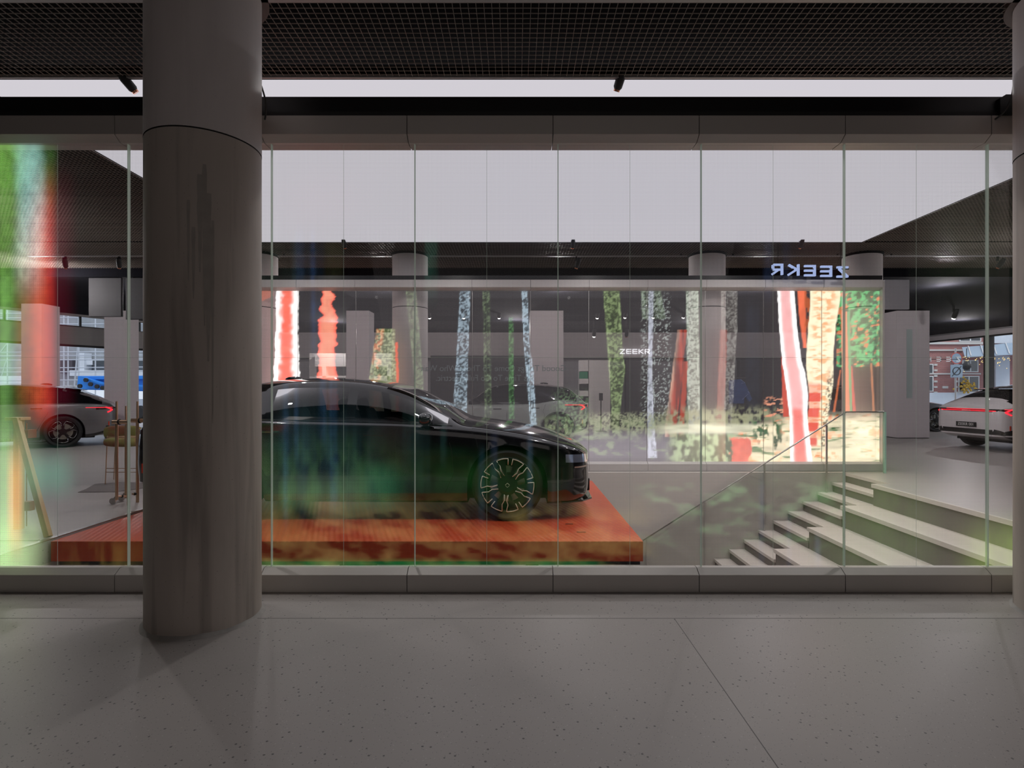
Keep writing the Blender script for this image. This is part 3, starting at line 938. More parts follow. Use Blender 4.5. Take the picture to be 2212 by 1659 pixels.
    red = soft(py, 832, 965, 12) * (1 - sstep(.45, .62, t)) * (.55 + .6 * (np.sin(py / 5.2) > -.2))
    c = c * (1 - red[:, None].clip(0, 1)) + red[:, None].clip(0, 1) * col3((1.05, .16, .11))
    mott = soft(t, .74, 1.05, .08) * sstep(770, 830, py) * sstep(.45, .6, n_f)
    c = c * (1 - .75 * mott[:, None])
    over(m, c)
    # big white and pink trunk
    m, t = trunk(px, py, [(600, 1678), (700, 1683), (780, 1690), (850, 1700), (900, 1706), (1010, 1708)], [(600, 1713), (700, 1721), (780, 1731), (805, 1739), (850, 1745), (900, 1743), (1010, 1757)], 600, 1010, 2, 27)
    core = np.exp(-((t - .46 + .06 * (n_m - .5)) / .34) ** 6)
    pk = col3((1.25, .62, .60)) * (1 - sstep(875, 890, py)[:, None]) + col3((1.2, .30, .26)) * sstep(875, 890, py)[:, None]
    c = col3((1.8, 1.75, 1.7)) * (1 - core[:, None]) + core[:, None] * pk * (.85 + .3 * n_m)[:, None]
    over(m, c)
    plus(soft(px, 1660, 1900, 30) * soft(py, 600, 1010, 10) * .6, (.03, .02, .02))
    return np.clip(C, 0, 2.2)


def led_panel(x0, x1, Y, z0, z1, s, content, film, pitch, t, thick=.012):
    nx = max(2, int(round((x1 - x0) / pitch))); nz = max(2, int(round((z1 - z0) / pitch)))
    X, Z = np.meshgrid(np.linspace(x0, x1, nx + 1), np.linspace(z0, z1, nz + 1))
    X = X.ravel(); Z = Z.ravel()
    c = content(CX + X * s, CY - (Z - EYE) * s)
    n = len(X)
    v = np.stack([X, np.full(n, Y), Z], 1)
    idx = np.arange((nx + 1) * (nz + 1)).reshape(nz + 1, nx + 1)
    f = np.stack([idx[:-1, :-1], idx[:-1, 1:], idx[1:, 1:], idx[1:, :-1]], -1).reshape(-1, 4)
    b = np.array([(x0, Y + thick, z0), (x1, Y + thick, z0), (x1, Y + thick, z1), (x0, Y + thick, z1)])
    v = np.concatenate([v, b])
    f2 = np.array([(n + 3, n + 2, n + 1, n)])
    fa = np.concatenate([f, f2])
    me = bpy.data.meshes.new('glass_pane')
    me.from_pydata(v.tolist(), [], fa.tolist())
    me.materials.append(M[film]); me.materials.append(M['pane_back'])
    mi = np.zeros(len(fa), int); mi[len(f):] = 1
    me.polygons.foreach_set('material_index', mi)
    ca = me.color_attributes.new('content', 'FLOAT_COLOR', 'POINT')
    full = np.zeros((len(v), 4)); full[:n, :3] = c; full[:, 3] = 1
    ca.data.foreach_set('color', full.ravel())
    me.update()
    o = bpy.data.objects.new('glass_pane', me); COL.objects.link(o); o.parent = t
    return o

near_labels = ['LED glass panel at the left edge glowing green and red', 'LED glass panel half hidden behind the left concrete column', 'LED glass panel just right of the left column with pink bloom and blue streaks',
               'LED glass panel in front of the black car windscreen', 'LED glass panel in front of the car nose and orange platform corner', 'LED glass panel in front of the lowest stair steps',
               'LED glass panel in front of the upper stairs and right end of forest screen', 'LED glass panel at the far right in front of the white car']
pan = [(-29 - 0)] 
xs_near = [-30.0] + [279 + 309 * k for k in range(7)] + [2133 + 309]
for i in range(8):
    a = (xs_near[i] - CX) / 309.0; b = (xs_near[i + 1] - CX) / 309.0
    t = thing('led_glass_panel', near_labels[i], 'glass panel', (0, 0, 0), group='LED glass panels of the front wall')
    led_panel(a + .0012, b - .0012, NG, .158, 3.103, 309.0, near_content, 'led_near', .012, t)
    mb = MB(); mb.box(b - .0045, b + .0, NG - .012, NG + .014, .158, 3.103)
    mb.build('joint_strip', 'seam', t)
    c = (a + b) / 2 if i else (125 - CX) / 309.0
    mb = MB(); mb.box(c - .0008, c + .0008, NG - .003, NG - .0015, .158, 3.103)
    mb.build('middle_seam', 'seam', t)
    mb = MB(); mb.box(a, b, NG - .003, NG - .0015, 1.615, 1.6166)
    mb.build('cross_seam', 'seam', t)

# rear screen: eleven panels
S_R = F / RG
XR1 = 6.263
rl = ['right end panel with green canopy', 'panel with cream and orange trunk', 'panel with white pink trunk', 'panel left of the white pink trunk with orange fern', 'panel with pale red trunks',
      'panel with white green trunk and red trunk', 'panel with speckled birch', 'panel above the car nose', 'panel above the car bonnet', 'panel with two birches above the windscreen', 'panel with green birch above the windscreen',
      'panel above the car roof centre', 'panel with mottled stump', 'panel with red flame tree']
edges_r = [XR1 - k for k in range(0, 12)]
rear_names = ['forest LED screen panel, right end with green canopy', 'forest LED screen panel with the cream and orange trunk', 'forest LED screen panel with the white and pink trunk top',
              'forest LED screen panel with pale trunk behind the blue jacket', 'forest LED screen panel with red and pale trunks', 'forest LED screen panel with the thin white speckled birch',
              'forest LED screen panel above the black car nose', 'forest LED screen panel with narrow blue white birch over bonnet', 'forest LED screen panel with blue mottled birch over windscreen',
              'forest LED screen panel with mottled stump over car roof', 'forest LED screen panel with bright red trunks by the column']
for k in range(11):
    a, b = edges_r[k + 1], edges_r[k]
    t = thing('led_screen_panel', rear_names[k], 'LED screen', (0, 0, 0), group='LED panels of the rear forest screen')
    led_panel(a + .0015, b - .0015, RG, .142, 3.09, S_R, rear_content, 'led_rear', .0165, t)
    mb = MB(); mb.box(b - .003, b + .003, RG - .01, RG - .002, .142, 3.09)
    mb.build('joint_strip', 'steel', t)
n_trim = cladding(sorted(edges_r), RG, 1, 'cladding_rear', n_trim)
mb = MB(); mb.box(XR1, XR1 + .035, RG - .08, RG + .08, 0, 3.25)
n_trim += 1; struct('trim_%d' % n_trim, mb, 'cladding')
mb = MB(); mb.box(XR1 - 11.05, XR1 + .0, RG - .075, RG + .05, 3.266, 3.34)
tag(mb.build('black_beam', 'black_beam'), 'thin black beam on top of the rear forest screen', 'beam')

# ------------------------------------------------------------------ orange platform
PX0, PX1, PY0, PY1 = -4.262, 1.173, 5.10, 8.51
t = thing('car_platform', 'flat orange platform of ribbed plate under the black car', 'platform', (0, 0, 0))
MB().box(PX0, PX1, PY0, PY1, -.012, -.002).build('ribbed_deck', 'plate', t)
MB().box(PX0, PX1, PY0, PY1, -.185, -.012).build('edge_frame', 'plate_side', t)
MB().box(PX0 + .05, PX1 - .02, PY0 + .03, PY1 - .03, -.225, -.185).build('recessed_base', 'black', t)
mb = MB()
for x in (-3.5, -1.9, .2):
    mb = MB(); mb.box(x - .06, x + .06, 6.2, 7.4, -3.0, -.225); mb.build('support_post', 'black', t)
mb = MB(); p = at(1233, 1130, 5.6)
mb.box(.52, .60, 5.75, 5.765, -.002, .001)
mb.build('fixing_slot', 'black', t)
MB().box(.60, .69, 5.42, 5.435, -.002, .001).build('fixing_slot', 'black', t)
# slab edge rail along the floor left of the void
mb = MB(); mb.box(VX0 - .06, VX0 - .005, 3.95, 9.4, 0, .012)
tag(mb.build('edge_channel', 'steel'), 'grey metal channel along the floor edge left of the platform', 'channel')

# ------------------------------------------------------------------ stairs and seating tiers
st = thing('staircase', 'narrow stone staircase climbing right along the far wall of the stairwell', 'stairs', (0, 0, 0))
RUN, RISE = .2465, .16
for i in range(1, 15):
    x = XS0 - RUN * i
    z = -RISE * i
    mb = MB(); mb.box(x, x + RUN + .02, YT + .002, YW - .012, z - .045, z)
    s = mb.build('step', 'stair_tread', st)
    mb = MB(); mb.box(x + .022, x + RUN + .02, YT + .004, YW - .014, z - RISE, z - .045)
    mb.build('riser', 'stair_riser', s)
mb = MB(); mb.box(XS0 - .012, XS0 - .001, YT + .002, YW - .012, -.05, .0); s = mb.build('landing_nosing', 'stair_tread', st)
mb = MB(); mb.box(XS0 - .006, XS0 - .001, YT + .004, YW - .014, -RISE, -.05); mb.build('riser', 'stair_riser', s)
tt = thing('seating_tiers', 'broad stone seating tiers descending left beside the narrow stairs', 'seating', (0, 0, 0))
for k in range(0, 8):
    x = XT0 - 2 * RUN * k; z = -2 * RISE * k
    xb_ = x + 2 * RUN + .03 if k else XT0 - .001
    if not k: x -= .035
    mb = MB(); mb.box(x, xb_, 3.94, YT, z - .055, z - (.0004 if k else 0))
    s = mb.build('tier', 'stair_tread', tt)
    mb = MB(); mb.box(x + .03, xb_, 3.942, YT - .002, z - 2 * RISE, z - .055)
    mb.build('riser', 'stair_riser', s)

# glass balustrade on the far side of the stairs
bt = thing('glass_balustrade', 'glass balustrade with thin sloping handrail beside the stairs', 'balustrade', (0, 0, 0))
YB = 9.27
def stair_z(x):
    return max(-3.0, (x - XS0) * RISE / RUN)
x_top = (1827 - CX) * YB / F
def rail_z(x):
    return 1.02 if x >= x_top else 1.02 + (x - x_top) * .634
xa = (1350 - CX) * YB / F; xe = (1909 - CX) * YB / F
MB().tube([(xa, YB, rail_z(xa)), (x_top, YB, 1.02), (xe, YB, 1.02)], .013, 8).build('handrail', 'steel', bt, smooth=True)
g = MB()
g.prism([(xa, rail_z(xa) - 1.05), (x_top - .1, -.25), (x_top, .0), (xe, .0), (xe, 1.005), (x_top, 1.005), (xa, rail_z(xa) - .015)], YB - .006, YB + .006)
g.build('glass_infill', 'glass_rail', bt)
MB().box(xe, xe + .03, YB - .02, YB + .02, 0, 1.02).build('end_edge', 'glass_edge', bt)
for pxx in (1784, 1650, 1522, 1397):
    x = (pxx - CX) * YB / F
    i = math.floor((XS0 - x) / RUN) + 1
    MB().box(x - .013, x + .013, YB - .03, YB - .01, -RISE * i, rail_z(x) - .01).build('post', 'steel', bt)

# ------------------------------------------------------------------ rear hall: round columns
def rear_column(pxc, label):
    Y = 10.05
    t = thing('round_column', label, 'column', ((pxc - CX) * Y / F, Y, 0), group='round columns behind the rear screen')
    MB().lathe([(.3166, 0), (.3166, 2.85)], 48, cap=False).build('shaft', 'plaster', t, smooth=True)
    MB().lathe([(.312, 2.85), (.312, 2.865)], 48, cap=False).build('shadow_gap', 'joint', t, smooth=True)
    MB().lathe([(.3166, 2.865), (.3166, 3.79)], 48).build('upper_casing', 'plaster', t, smooth=50)
    MB().lathe([(.335, 3.79), (.335, 3.83)], 48).build('ceiling_collar', 'joint', t)
rear_column(560, 'round column above the car roof beside the left concrete column')
rear_column(886, 'pale round column behind the rear screen, above the car windscreen')
rear_column(1527, 'pale round column behind the rear screen, left of the hanging mirrored letters')
rear_column(1862, 'pale round column behind the rear screen, at its right end')

# square pillars
def square_pillar(x0, x1, y0, y1, label, strip=False):
    t = thing('square_pillar', label, 'pillar', ((x0 + x1) / 2, (y0 + y1) / 2, 0), group='square pillars of the rear hall')
    hx, hy = (x1 - x0) / 2, (y1 - y0) / 2
    MB().box(-hx, hx, -hy, hy, .02, 3.655).build('shaft', 'pillar', t)
    MB().box(-hx + .01, hx - .01, -hy + .01, hy - .01, 0, .02).build('shadow_foot', 'joint', t)
    if strip:
        MB().box(-hx + .28, -hx + .44, -hy - .012, -hy, 1.15, 3.12).build('glass_strip', pbr('pale_green_strip', (.50, .58, .57), .3), t)
    return t
YP = 15.9
def spil(a, b, label, depth=.58, Y=YP, strip=False):
    return square_pillar((a - CX) * Y / F, (b - CX) * Y / F, Y, Y + depth, label, strip)
spil(46, 90, 'square pillar at far left behind the silver car', Y=14.6)
spil(225, 270, 'square pillar behind the pipe stands, left of the concrete column')
spil(748, 797, 'square pillar seen through the screen behind the car roof')
spil(1145, 1217, 'square pillar behind the pale crossover')
spil(1937, 2008, 'wide square pillar right of the rear screen with pale vertical strip', strip=True)

# ------------------------------------------------------------------ rear, left and right walls
mb = MB(); mb.box(-13.0, 13.6, 22.0, 22.2, 2.66, 3.7); struct('wall_back_upper', mb, 'wall_taupe')
mb = MB(); mb.box(-13.0, 13.6, 22.6, 22.8, 0, 2.7); mb.box(-13.0, 13.6, 22.2, 22.6, 2.66, 2.72); struct('wall_back', mb, 'wall_grey')
mb = MB(); mb.box(13.6, 13.7, 22.0, 27.0, 0, 3.65); mb.box(13.6, 17.1, 27, 27.2, 0, 3.7); struct('wall_back_right', mb, 'wall_taupe')
# left window wall: line X = -13.6 + .56 (Y - 15.9)
def lw(Y, z, off=0.0):
    return (-13.6 + .56 * (Y - 15.9) - off * .87, Y + off * .49, z)
def wall_strip(mb, Ya, Yb, z0, z1, t=.15):
    vs = [lw(Ya, z0), lw(Yb, z0), lw(Yb, z1), lw(Ya, z1), lw(Ya, z0, t), lw(Yb, z0, t), lw(Yb, z1, t), lw(Ya, z1, t)]
    mb.add(vs, [(0, 1, 2, 3), (7, 6, 5, 4), (0, 4, 5, 1), (3, 2, 6, 7), (0, 3, 7, 4), (1, 5, 6, 2)])
mb = MB(); wall_strip(mb, 4, 20, 2.74, 3.30); wall_strip(mb, 4, 20, 3.60, 3.9); wall_strip(mb, 20, 23, 0, 3.9); wall_strip(mb, -5, 9, 0, 3.9); wall_strip(mb, 9, 20, 0, .12)
struct('wall_left', mb, pbr('left_wall_paint', (0.36, 0.34, 0.33), .7, var=.04))
fr = MB(); wall_strip(fr, 9, 20, 2.68, 2.745, .1); wall_strip(fr, 9, 20, 3.27, 3.31, .1)
for Y in (10.2, 11.8, 13.4, 14.1, 14.8, 15.2, 15.68, 16.22, 16.75, 17.4, 18.2, 19.0):
    wall_strip(fr, Y, Y + .035, 3.3, 3.6, .08)
for Y in (10.5, 13.9, 18.6):
    wall_strip(fr, Y, Y + .06, .1, 2.7, .08)
struct('window_1', fr, 'black')
# right window wall
def rw(Y, z, off=0.0):
    return (17.65 - .1 * (Y - 19.8) + off, Y, z)
def rwall(mb, Ya, Yb, z0, z1, t=.15):
    vs = [rw(Ya, z0), rw(Yb, z0), rw(Yb, z1), rw(Ya, z1), rw(Ya, z0, t), rw(Yb, z0, t), rw(Yb, z1, t), rw(Ya, z1, t)]
    mb.add(vs, [(0, 3, 2, 1), (4, 5, 6, 7), (0, 1, 5, 4), (3, 7, 6, 2), (0, 4, 7, 3), (1, 2, 6, 5)])
mb = MB(); rwall(mb, -5, 12, 0, 3.9); rwall(mb, 25, 27, 0, 3.9); rwall(mb, 12, 25, 3.6, 3.9)
struct('wall_right', mb, 'wall_grey')
mb = MB(); rwall(mb, 12, 25, 3.42, 3.6, .2)
n_trim += 1; struct('trim_%d' % n_trim, mb, 'pillar')
fr = MB(); rwall(fr, 12, 25, 3.36, 3.42, .1); rwall(fr, 20.6, 20.82, 0, 3.4, .2); rwall(fr, 12, 25, 0, .1, .1)
struct('window_2', fr, 'black')

# dark niches, displays and furniture at the back
YK = 21.6
def pbox(a, b, y_top, y_bot, Y, dep):
    x0, _, z1 = at(a, y_top, Y); x1, _, z0 = at(b, y_bot, Y)
    return x0, x1, Y, Y + dep, max(0, z0), z1
def panel(name, label, cat, a, b, yt, yb, Y, dep, mat, group=None):
    mb = MB(); mb.box(*pbox(a, b, yt, yb, Y, dep))
    return tag(mb.build(name, mat, bevel=.01), label, cat, group)
panel('display_wall', 'large dark display wall behind the crossover and mirrored lettering', 'display wall', 930, 1143, 768, 925, 21.4, .3, 'wall_dark')
panel('display_wall', 'dark recessed display wall right of the white shelf unit', 'display wall', 1352, 1402, 778, 925, 21.4, .3, 'wall_dark')
panel('display_wall', 'black display wall with the blue jacket hung before it', 'display wall', 1598, 1690, 777, 925, 21.4, .3, 'wall_dark')
for lb, a, b, c0 in (('white display counter behind the flame red tree', 680, 747, 700), ('white display counter behind the mottled stump', 806, 846, 840)):
    dc = thing('display_counter', lb, 'counter', (0, 0, 0))
    MB().box(*pbox(a, b, 763, 792, 19.5, .3)).build('upper_cabinet', 'white_panel', dc, bevel=.01)
    MB().box(*pbox(c0 - 4, c0 + 4, 792, 925, 19.5, .3)).build('side_panel', 'white_panel', dc)
    MB().box(*pbox(a, b, 812, 925, 19.5, .3)).build('lower_cabinet', 'white_panel', dc, bevel=.01)
panel('white_partition', 'tall pale partition left of the flame red tree', 'partition', 668, 684, 763, 925, 19.8, .2, 'white_panel')
u = thing('shelf_unit', 'white shelving unit with small boxes behind the crossover tail', 'shelf', (0, 0, 0))
x0, x1, y0, y1, z0, z1 = pbox(1252, 1318, 778, 892, 19.0, .35)
mb = MB(); xs_ = x0 + (x1 - x0) * .30
mb.box(xs_, x1, y0, y1, 0, z1); mb.box(x0, xs_, y1 - .03, y1, 0, z1)
zz = [0, .35, .95, 1.30, 1.46, 1.72, 1.88, z1]
for za, zb in ((0, .42), (.66, .86), (1.08, 1.30), (1.52, 1.76), (z1 - .42, z1)):
    pass
mb.build('carcass', 'white_panel', u)
for ya, yb in ((778, 802), (818, 829), (844, 856), (870, 892)):
    q = pbox(1252, 1271, ya, yb, 19.0, .3)
    MB().box(*q).build('shelf_board', 'white_panel', u)
for ya, yb, lb, mt in ((803, 818, 'green box on the top shelf of the white unit', 'book_green'), (830, 844, 'dark box on the middle shelf of the white unit', 'kiosk'), (857, 870, 'dark box on the lower shelf of the white unit', 'kiosk')):
    q = list(pbox(1253, 1270, ya, yb, 19.0, .28)); q[4] += .001
    tag(MB().box(*q).build('display_box', mt), lb, 'box', 'boxes on the white shelf unit')
k = thing('info_stand', 'slim black information stand before the white shelf unit', 'stand', (at(1298, 0, 18.6)[0], 18.6, 0))
MB().box(-.016, .016, -.02, .02, .02, 1.05).build('post', 'kiosk', k)
MB().box(-.065, .065, -.03, .0, 1.03, 1.28).build('screen', 'kiosk', k, bevel=.008)
MB().box(-.16, .16, -.16, .16, 0, .02).build('foot_plate', 'kiosk', k)
panel('low_bench', 'long low dark bench under the wordmark sign', 'bench', 1262, 1500, 893, 930, 19.9, .4, 'wall_dark')
j = thing('blue_jacket', 'dark blue jacket with pale piping hung before the black display wall', 'jacket', (at(1600, 0, 20.6)[0], 20.6, 0))
def J(pts):
    return [(at(a, 0, 20.6)[0] - j.location.x, at(0, b, 20.6)[2]) for a, b in pts]
MB().prism(J([(1575, 822), (1599, 819), (1608, 826), (1612, 835), (1618, 848), (1624, 862), (1618, 868), (1608, 855), (1606, 872), (1575, 872)]), -.06, .06).build('body_cloth', 'jacket', j, bevel=.02)
MB().tube([(x, -.07, z) for x, z in J([(1598, 820), (1608, 827), (1600, 828)])], .008, 6).build('collar_piping', 'piping', j)
MB().tube([(x, -.07, z) for x, z in J([(1614, 845), (1618, 850), (1613, 852), (1602, 863)])], .007, 6).build('cuff_piping', 'piping', j)
MB().tube([(at(1575, 0, 20.6)[0] - j.location.x - .2, .0, at(0, 816, 20.6)[2]), (at(1612, 0, 20.6)[0] - j.location.x, 0, at(0, 816, 20.6)[2])], .012, 8).build('hanging_rail', 'steel', j)
MB().box(-.35, -.33, -.01, .01, 0, at(0, 816, 20.6)[2]).build('rail_leg', 'steel', j)

# wordmarks
xw0, _, zw = at(1340, 759, 21.9)
wordmark('wordmark_sign', 'small lit white ZEEKR sign on the far back wall', 'sign', xw0, at(1404, 0, 21.9)[0] - xw0, .19, 21.93, zw, 'sign_white', depth=.05)
xw0, _, zw = at(1669, 581, 9.26)
wordmark('hanging_wordmark', 'large bluish ZEEKR letters seen mirrored above the rear screen', 'sign', xw0, at(1834, 0, 9.26)[0] - xw0, .185, 9.27, zw, 'sign_blue', mirror=True, depth=.04, tilt=-.011)
hw = bpy.data.objects['hanging_wordmark']
MB().box(-.02, 1.29, .012, .03, .0, .012).build('carrier_rail', 'black', hw)
for xx in (.1, 1.15):
    MB().box(xx, xx + .006, .016, .022, .0, CEIL - zw).build('hanger_wire', 'black', hw)
# mirrored letters modelled behind the rear glass in place of a reflection
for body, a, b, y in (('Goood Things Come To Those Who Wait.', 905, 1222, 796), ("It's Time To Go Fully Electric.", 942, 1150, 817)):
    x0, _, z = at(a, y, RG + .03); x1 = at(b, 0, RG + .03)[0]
    o = text_mesh('reflected_lettering', body, .15, 'lettering', ((x0 + x1) / 2, RG + .03, z), (radians(90), 0, 0), mirror=True, depth=.001, width=x1 - x0)
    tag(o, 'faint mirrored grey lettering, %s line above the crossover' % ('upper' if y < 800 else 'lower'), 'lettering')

# hanging panels under the rear ceiling
YH = 11.0
panel('suspended_banner', 'grey hanging panel at upper left with black gap on its right', 'panel', 191, 262, 600, 684, 11.23, .06, 'hang_grey')
panel('suspended_banner', 'grey hanging panel beside the left concrete column', 'panel', 271, 340, 600, 690, 11.23, .06, 'hang_grey')
panel('suspended_banner', 'pale hanging panel right of the rear screen above the wide pillar', 'panel', 1911, 1965, 604, 668, 11.23, .06, 'hang_light')

# lighting track and spotlights
for k, (a, b) in enumerate(((60, 520), (600, 846), (928, 1484), (1570, 1822), (1912, 2250))):
    x0 = at(a, 0, 9.97)[0]; x1 = at(b, 0, 9.97)[0]
    MBt = MB().box(x0, x1, 9.955, 9.985, 3.78, 3.80)
    o = MBt.build('light_track', 'trim_light')
    tag(o, ['light track at far left above the hanging panels', 'light track above the car roof', 'light track in the middle between two round columns', 'light track behind the mirrored letters', 'light track right of the rear screen'][k], 'light track', 'lighting tracks under the dark ceiling')
    for xx in (x0 + .1, x1 - .12):
        MB().box(xx, xx + .02, 9.96, 9.98, 3.80, CEIL + .3).build('drop_rod', 'black', o)

def spotlight(x, y, z, label, group, lit=False, tip=True, tilt=(0.5, 0.3), size=1.0, top=CEIL + .02):
    t = thing('track_spotlight', label, 'spotlight', (x, y, z), group=group)
    s = size
    MB().box(-.012 * s, .012 * s, -.012 * s, .012 * s, .0, top - z).build('stem', 'black', t)
    b = MB().lathe([(.022 * s, 0), (.034 * s, .02 * s), (.036 * s, .10 * s), (.026 * s, .15 * s)], 20)
    o = b.build('lamp_body', 'black', t, smooth=50); o.rotation_euler = (tilt[0], tilt[1], 0); o.location = (0, 0, -.10 * s)
    mb = MB().lathe([(.020 * s, -.012 * s), (.024 * s, -.012 * s), (.024 * s, .002), (.020 * s, .002)], 16)
    o2 = mb.build('lens', 'spot_lit' if lit else 'copper', o, smooth=50)
    return t
px_, py_, pz_ = at(1330, 172, 4.45)
spotlight(px_, 4.4, pz_ - .01, 'black spotlight with copper tip hanging at the near edge of light ceiling', 'spotlights at the light ceiling edge')
px_, _, pz_ = at(297, 170, 4.4)
spotlight(px_ - .02, 4.4, pz_, 'black spotlight left of the concrete column with copper tip', 'spotlights at the light ceiling edge', tilt=(.5, -.6))
for pxx, lb in ((745, 'left'), (1237, 'middle'), (1728, 'right')):
    x, _, z = at(pxx, 522, 9.12)
    spotlight(x, 9.12, z, 'tiny %s spotlight at the far edge of the light ceiling' % lb, 'spotlights at the far edge of the light ceiling', tilt=(.7, 0))
for pxx, lb in ((142, 'dark track spotlight above the silver car'), (258, 'dark track spotlight above the grey hanging panels'), (2155, 'dark track spotlight above the white car'), (1245, 'dark track spotlight in the middle of the rear track')):
    x = at(pxx, 0, 9.97)[0]
    spotlight(x, 9.97, 3.70, lb, 'spotlights on the rear track', size=1.2, top=3.79)
lit = [(928, 681), (1002, 681), (1078, 681), (1290, 681), (1350, 680), (1411, 680), (1476, 680)]
pos = ['leftmost, right of the windscreen column', 'on the blue birch', 'right of the slim green birch', 'left of the small white sign', 'above the small white sign', 'on the speckled birch', 'by the white green trunk']
for (a, b), lb in zip(lit, pos):
    x, _, z = at(a, b, 16.6)
    spotlight(x, 16.6, z + .08, 'lit ceiling spotlight in the far row, ' + lb, 'lit spotlights of the far row', lit=True, size=1.6, tilt=(.6, 0), top=3.66)
for a, b, lb in ((1283, 722, 'small lit spotlight low on a stem left of the white sign'), (1353, 722, 'small dark pendant spotlight right above the white sign'), (2060, 682, 'lit spotlight hanging above the white car')):
    Y = 17.5 if a < 2000 else 15.0
    x, _, z = at(a, b, Y)
    spotlight(x, Y, z + .1, lb, None, lit=a != 1353, size=1.7, tilt=(.5, 0), top=3.66)

# ------------------------------------------------------------------ cars
def pchip(xs, ys, x):
    xs = np.array(xs, float); ys = np.array(ys, float); x = np.asarray(x, float)
    h = np.diff(xs); d = np.diff(ys) / h
    m = np.zeros(len(xs)); m[0] = d[0]; m[-1] = d[-1]
    for i in range(1, len(xs) - 1):
        if d[i - 1] * d[i] > 0:
            w1 = 2 * h[i] + h[i - 1]; w2 = h[i] + 2 * h[i - 1]
            m[i] = (w1 + w2) / (w1 / d[i - 1] + w2 / d[i])
    i = np.clip(np.searchsorted(xs, x) - 1, 0, len(h) - 1)
    t = (x - xs[i]) / h[i]
    return ys[i] * (1 + 2 * t) * (1 - t) ** 2 + h[i] * m[i] * t * (1 - t) ** 2 + ys[i + 1] * t * t * (3 - 2 * t) + h[i] * m[i + 1] * t * t * (t - 1)

GT = dict(  # long low liftback
    L=4.977, wx=(.92, 3.925), wr=.381, H=1.54,
    W=([0, .03, .1, .25, .5, .92, 1.5, 2.5, 3.4, 3.93, 4.4, 4.7, 4.88, 4.95, 4.977], [.50, .66, .80, .905, .96, .985, .965, .96, .97, .985, .965, .92, .86, .78, .68]),
    top=([0, .05, .17, .45, .91, 1.25, 1.38, 1.71, 2.05, 2.28, 2.6, 2.97, 3.54, 3.96, 4.3, 4.6, 4.85, 4.93, 4.977], [.70, .745, .80, .90, .99, 1.035, 1.055, 1.25, 1.41, 1.475, 1.52, 1.54, 1.52, 1.455, 1.365, 1.23, 1.095, 1.05, .98]),
    zr=([0, .17, .45, .91, 1.25, 1.38, 1.7, 2.05, 2.4, 2.8, 3.2, 3.7, 4.1, 4.5, 4.85, 4.977], [.685, .785, .88, .965, 1.005, 1.02, 1.17, 1.335, 1.43, 1.465, 1.46, 1.40, 1.31, 1.19, 1.05, .95]),
    wr_=([0, .3, .91, 1.25, 1.6, 2.0, 2.4, 3.0, 3.5, 4.0, 4.5, 4.85, 4.977], [.40, .66, .75, .77, .76, .71, .67, .655, .655, .66, .68, .66, .52]),
    zsh=([0, .1, .45, .91, 1.35, 2, 3, 3.6, 4.2, 4.6, 4.85, 4.977], [.66, .72, .83, .92, .975, 1.02, 1.045, 1.06, 1.06, 1.04, 1.0, .92]),
    zb=([0, .1, .4, 1.5, 3.4, 4.4, 4.8, 4.977], [.30, .20, .17, .18, .19, .23, .33, .44]),
    side=[(1.56, 2.56), (2.66, 3.46), (3.52, 4.02)], ws=(1.40, 2.22), rw=(3.98, 4.62), roofg=(2.26, 3.9),
)
SUV = dict(
    L=4.43, wx=(.86, 3.62), wr=.37, H=1.57,
    W=([0, .03, .1, .3, .6, .92, 1.5, 2.5, 3.2, 3.62, 4.0, 4.25, 4.38, 4.43], [.55, .70, .80, .87, .905, .92, .905, .90, .91, .92, .90, .86, .80, .70]),
    top=([0, .05, .17, .45, .91, 1.15, 1.28, 1.6, 1.95, 2.3, 2.8, 3.3, 3.75, 3.95, 4.2, 4.36, 4.43], [.84, .89, .95, 1.02, 1.08, 1.11, 1.13, 1.34, 1.51, 1.56, 1.575, 1.56, 1.50, 1.44, 1.25, 1.08, 1.0]),
    zr=([0, .17, .45, .91, 1.15, 1.3, 1.6, 1.95, 2.4, 3.0, 3.5, 3.8, 4.1, 4.36, 4.43], [.82, .93, .99, 1.055, 1.08, 1.10, 1.27, 1.44, 1.50, 1.505, 1.46, 1.40, 1.25, 1.04, .97]),
    wr_=([0, .3, .91, 1.25, 1.6, 2.0, 2.4, 3.0, 3.6, 4.0, 4.36, 4.43], [.45, .66, .72, .74, .73, .69, .67, .66, .66, .66, .64, .56]),
    zsh=([0, .1, .45, .91, 1.35, 2, 3, 3.45, 3.8, 4.2, 4.38, 4.43], [.80, .86, .93, .98, 1.0, 1.0, 1.02, 1.09, 1.12, 1.06, 1.0, .94]),
    zb=([0, .1, .4, 1.5, 3.4, 4.1, 4.35, 4.43], [.36, .26, .21, .20, .21, .26, .36, .46]),
    side=[(1.45, 2.25), (2.33, 3.05), (3.09, 3.75)], ws=(1.30, 2.0), rw=(3.78, 4.32), roofg=(2.05, 3.7),
)
NB = dict(BC=5, CD=7, DE=5, EF=2, FG=8, GH=4, HI=4, AB=3)


